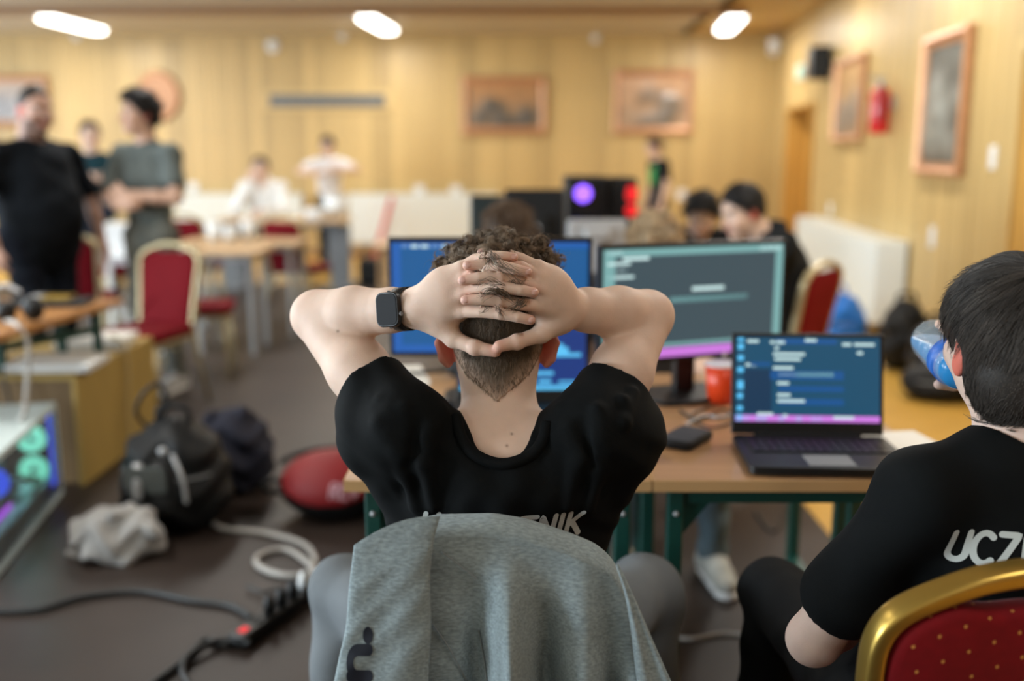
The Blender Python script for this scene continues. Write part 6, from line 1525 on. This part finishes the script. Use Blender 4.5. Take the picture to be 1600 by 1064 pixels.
def grip(F, J, s):
    w = J['wrR']
    def ring(t, ang, r): return BA + bax * t + bu * math.cos(R(ang)) * r + bw_ * math.sin(R(ang)) * r
    pm = ring(.10, -5, RB + .014); F.cap(w, pm, .026, .026, .012); F.cap(ring(.07, 0, RB + .012), ring(.13, 0, RB + .012), .015, None, .012); F.cap(w, ring(.13, 0, RB + .012), .022, .016, .012)
    for k in range(4):
        t = .078 + .0185 * k; pts = [ring(t, 8, RB + .010), ring(t, 42, RB + .011), ring(t, 74, RB + .0085), ring(t, 104, RB + .0075)]
        F.path(pts, [.0098, .0092, .0088, .0078], .003)
    F.path([pm, ring(.095, -40, RB + .013), ring(.090, -75, RB + .010), ring(.085, -108, RB + .0085)], [.016, .0125, .0108, .0090], .005)
TR, JR, BR_, sR, SHR = human('person', 'dark-haired boy in black T-shirt drinking in the right foreground', orgR, hdR_, pose, 1.75, .98, vec(.64, .47, .39), (M['tee'], 'short'), M['trouserdark'], (.2, .2, .2), None, hyaw=R(-5), hpitch=R(-8), res=.0042, extra=grip, hands='L', slf=.70, skm=M['skin'], wide=.97)
OR = np.array(orgR)
fR, lR, uR = BR_
bv = tree_of(*SHR, lambda c: (c[:, 2] > .6) & (c[:, 1] < 1.5))
def onR(a, b):
    h = .041; c0 = P(1499, 894, 1.27); x = c0[0] + a * h * .985; z = c0[2] + b * h; d = nrm(vec(-.06, 1, 0)); r = project(bv, (x - d[0] * .5, 1.30 - .5, z), d, .0012); return r if r is not None else vec(x, 1.32, z)
V2, F2 = stroke_text('UCZESTNIK', .105, .74, onR, .20); mesh_np('shirt_lettering', V2, F2, M['print'], TR, True, None, OR)
# his hair: straight, combed from the crown
F = Field(hcR - .19, hcR + .19, .0034, .02); c = hcR
F.ell(c + uR * .028 - fR * .008, vec(.107, .086, .107), BR_, 0); F.ell(c - fR * .050 - uR * .035, vec(.062, .074, .072), BR_, .03); F.ell(c + fR * .055 + uR * .052, vec(.050, .072, .052), BR_, .03)
F.plane(c + (fR * .085 + uR * .035), nrm(fR * .82 - uR * .45))
F.op(lambda X, Y, Z: ((X - c[0]) * fR[0] + (Y - c[1]) * fR[1] + (Z - c[2]) * fR[2]) * .55 - ((X - c[0]) * uR[0] + (Y - c[1]) * uR[1] + (Z - c[2]) * uR[2]) - .062, F.lo - 1, F.lo + 9, 0, 'i')
for q in (-1, 1): F.ell(c + fR * .012 + lR * q * .092 - uR * .018, vec(.028, .03, .036), BR_, .006, 's')
V, Q = biggest(*F.mesh()); HD = vec(.038, .032, .027)
hR = mesh_np('hair', V, Q, M['hair'], TR, True, np.tile(HD * .6, (len(V), 1)), OR)
HUG = (c + uR * .02 - fR * .008, np.array(BR_), vec(.107, .086, .107), .06)
crown = c - fR * .055 + uR * .125
earc = c + lR * .085 - fR * .010 - uR * .012
noear = lambda q: (np.linalg.norm((q - earc) / vec(.030, .032, .042), axis=1) > 1) * 1.
p_, n_ = sample(V, Q, 9000, noear)
fl = p_ - crown; fl /= np.linalg.norm(fl, axis=1, keepdims=True) + 1e-9; fl = fl + lR * .25 + rng.normal(0, .10, p_.shape)
# locks: neighbouring strands share a small deviation
lk = np.sin(p_[:, 0] * 210 + p_[:, 2] * 90) + np.sin(p_[:, 1] * 170 - p_[:, 2] * 150); fl += np.outer(lk * .16, uR) + np.outer(np.sin(p_[:, 2] * 190 + p_[:, 1] * 100) * .16, lR)
edge = np.clip((p_ - c) @ uR / .06 + 1, .45, 1)
ea = np.clip((np.linalg.norm(p_ + nrm(-uR) * .03 - earc, axis=1) - .045) / .04, .25, 1)
clumped('hair_strands', V, Q, 15000, 520, lambda q: noear(q) * (np.linalg.norm(q - uR * .025 - earc, axis=1) > .036), lambda p, n: nrm(vec(0, 0, 0)) + (p - crown) / (np.linalg.norm(p - crown, axis=1, keepdims=True) + 1e-9) + lR * .25 + rng.normal(0, .07, p.shape), (.045, .070), .00046, M['hair'], hR, OR, HD * 2.0, .0012, .3, .05, 8, .6, .35, .25, hug=HUG)
strands('hair_strands', p_, n_, fl, rng.uniform(.030, .060, len(p_)) * edge * ea, .00045, M['hair'], hR, OR, .02, .12, 7, HD * 1.6, .6, .5, .25, hug=HUG)
p_, n_ = sample(V, Q, 420, lambda q: ((q - c) @ fR > .02) * ((q - c) @ uR > .03) * ((q - c) @ lR > .02) * noear(q))
strands('hair_strands', p_, n_, (p_ - crown) + rng.normal(0, .02, p_.shape), rng.uniform(.018, .034, len(p_)), .00034, M['hair'], hR, OR, .04, .3, 6, HD * 1.6, .5, .6)
# bottle with blue drink
TBt = thing('water_bottle', 'clear plastic bottle of blue drink held by the drinking boy', 'bottle', BA); L_ = float(np.linalg.norm(BB - BA))
prof = [(.013, 0), (.013, .022), (.018, .030), (.031, .052)]
for k in range(22):
    t = .055 + (L_ - .075) * k / 21; prof.append((RB - .0016 - .0016 * math.sin(k * 1.45), t))
prof += [(RB * .95, L_ - .012), (RB * .80, L_ - .002), (RB * .5, L_)]
MB().lathe(prof, (0, 0, 0), 36, tuple(bax)).build('shell', mat('clear_plastic', (.75, .88, .92), .06, spec=.8, coat=.8, alpha=.22), TBt, True)
F = Field(BA - .1, BB + .1, .003); F.cap(BA + bax * .05, BB - bax * .012, RB - .0045, RB - .0045, 0); F.plane(BA + bax * .1 + vec(0, 0, .019), nrm(vec(0, 0, 1))); V, Q = biggest(*F.mesh())
mesh_np('blue_drink', V, Q, mat('blue_liquid', (.04, .36, .85), .12, trans=.35), TBt, True, None, BA)
MB().lathe([(RB + .0002, L_ * .36), (RB + .0002, L_ * .50)], (0, 0, 0), 36, tuple(bax)).build('label_band', mat('label_band_blue', (.03, .16, .62), .35), TBt, True)
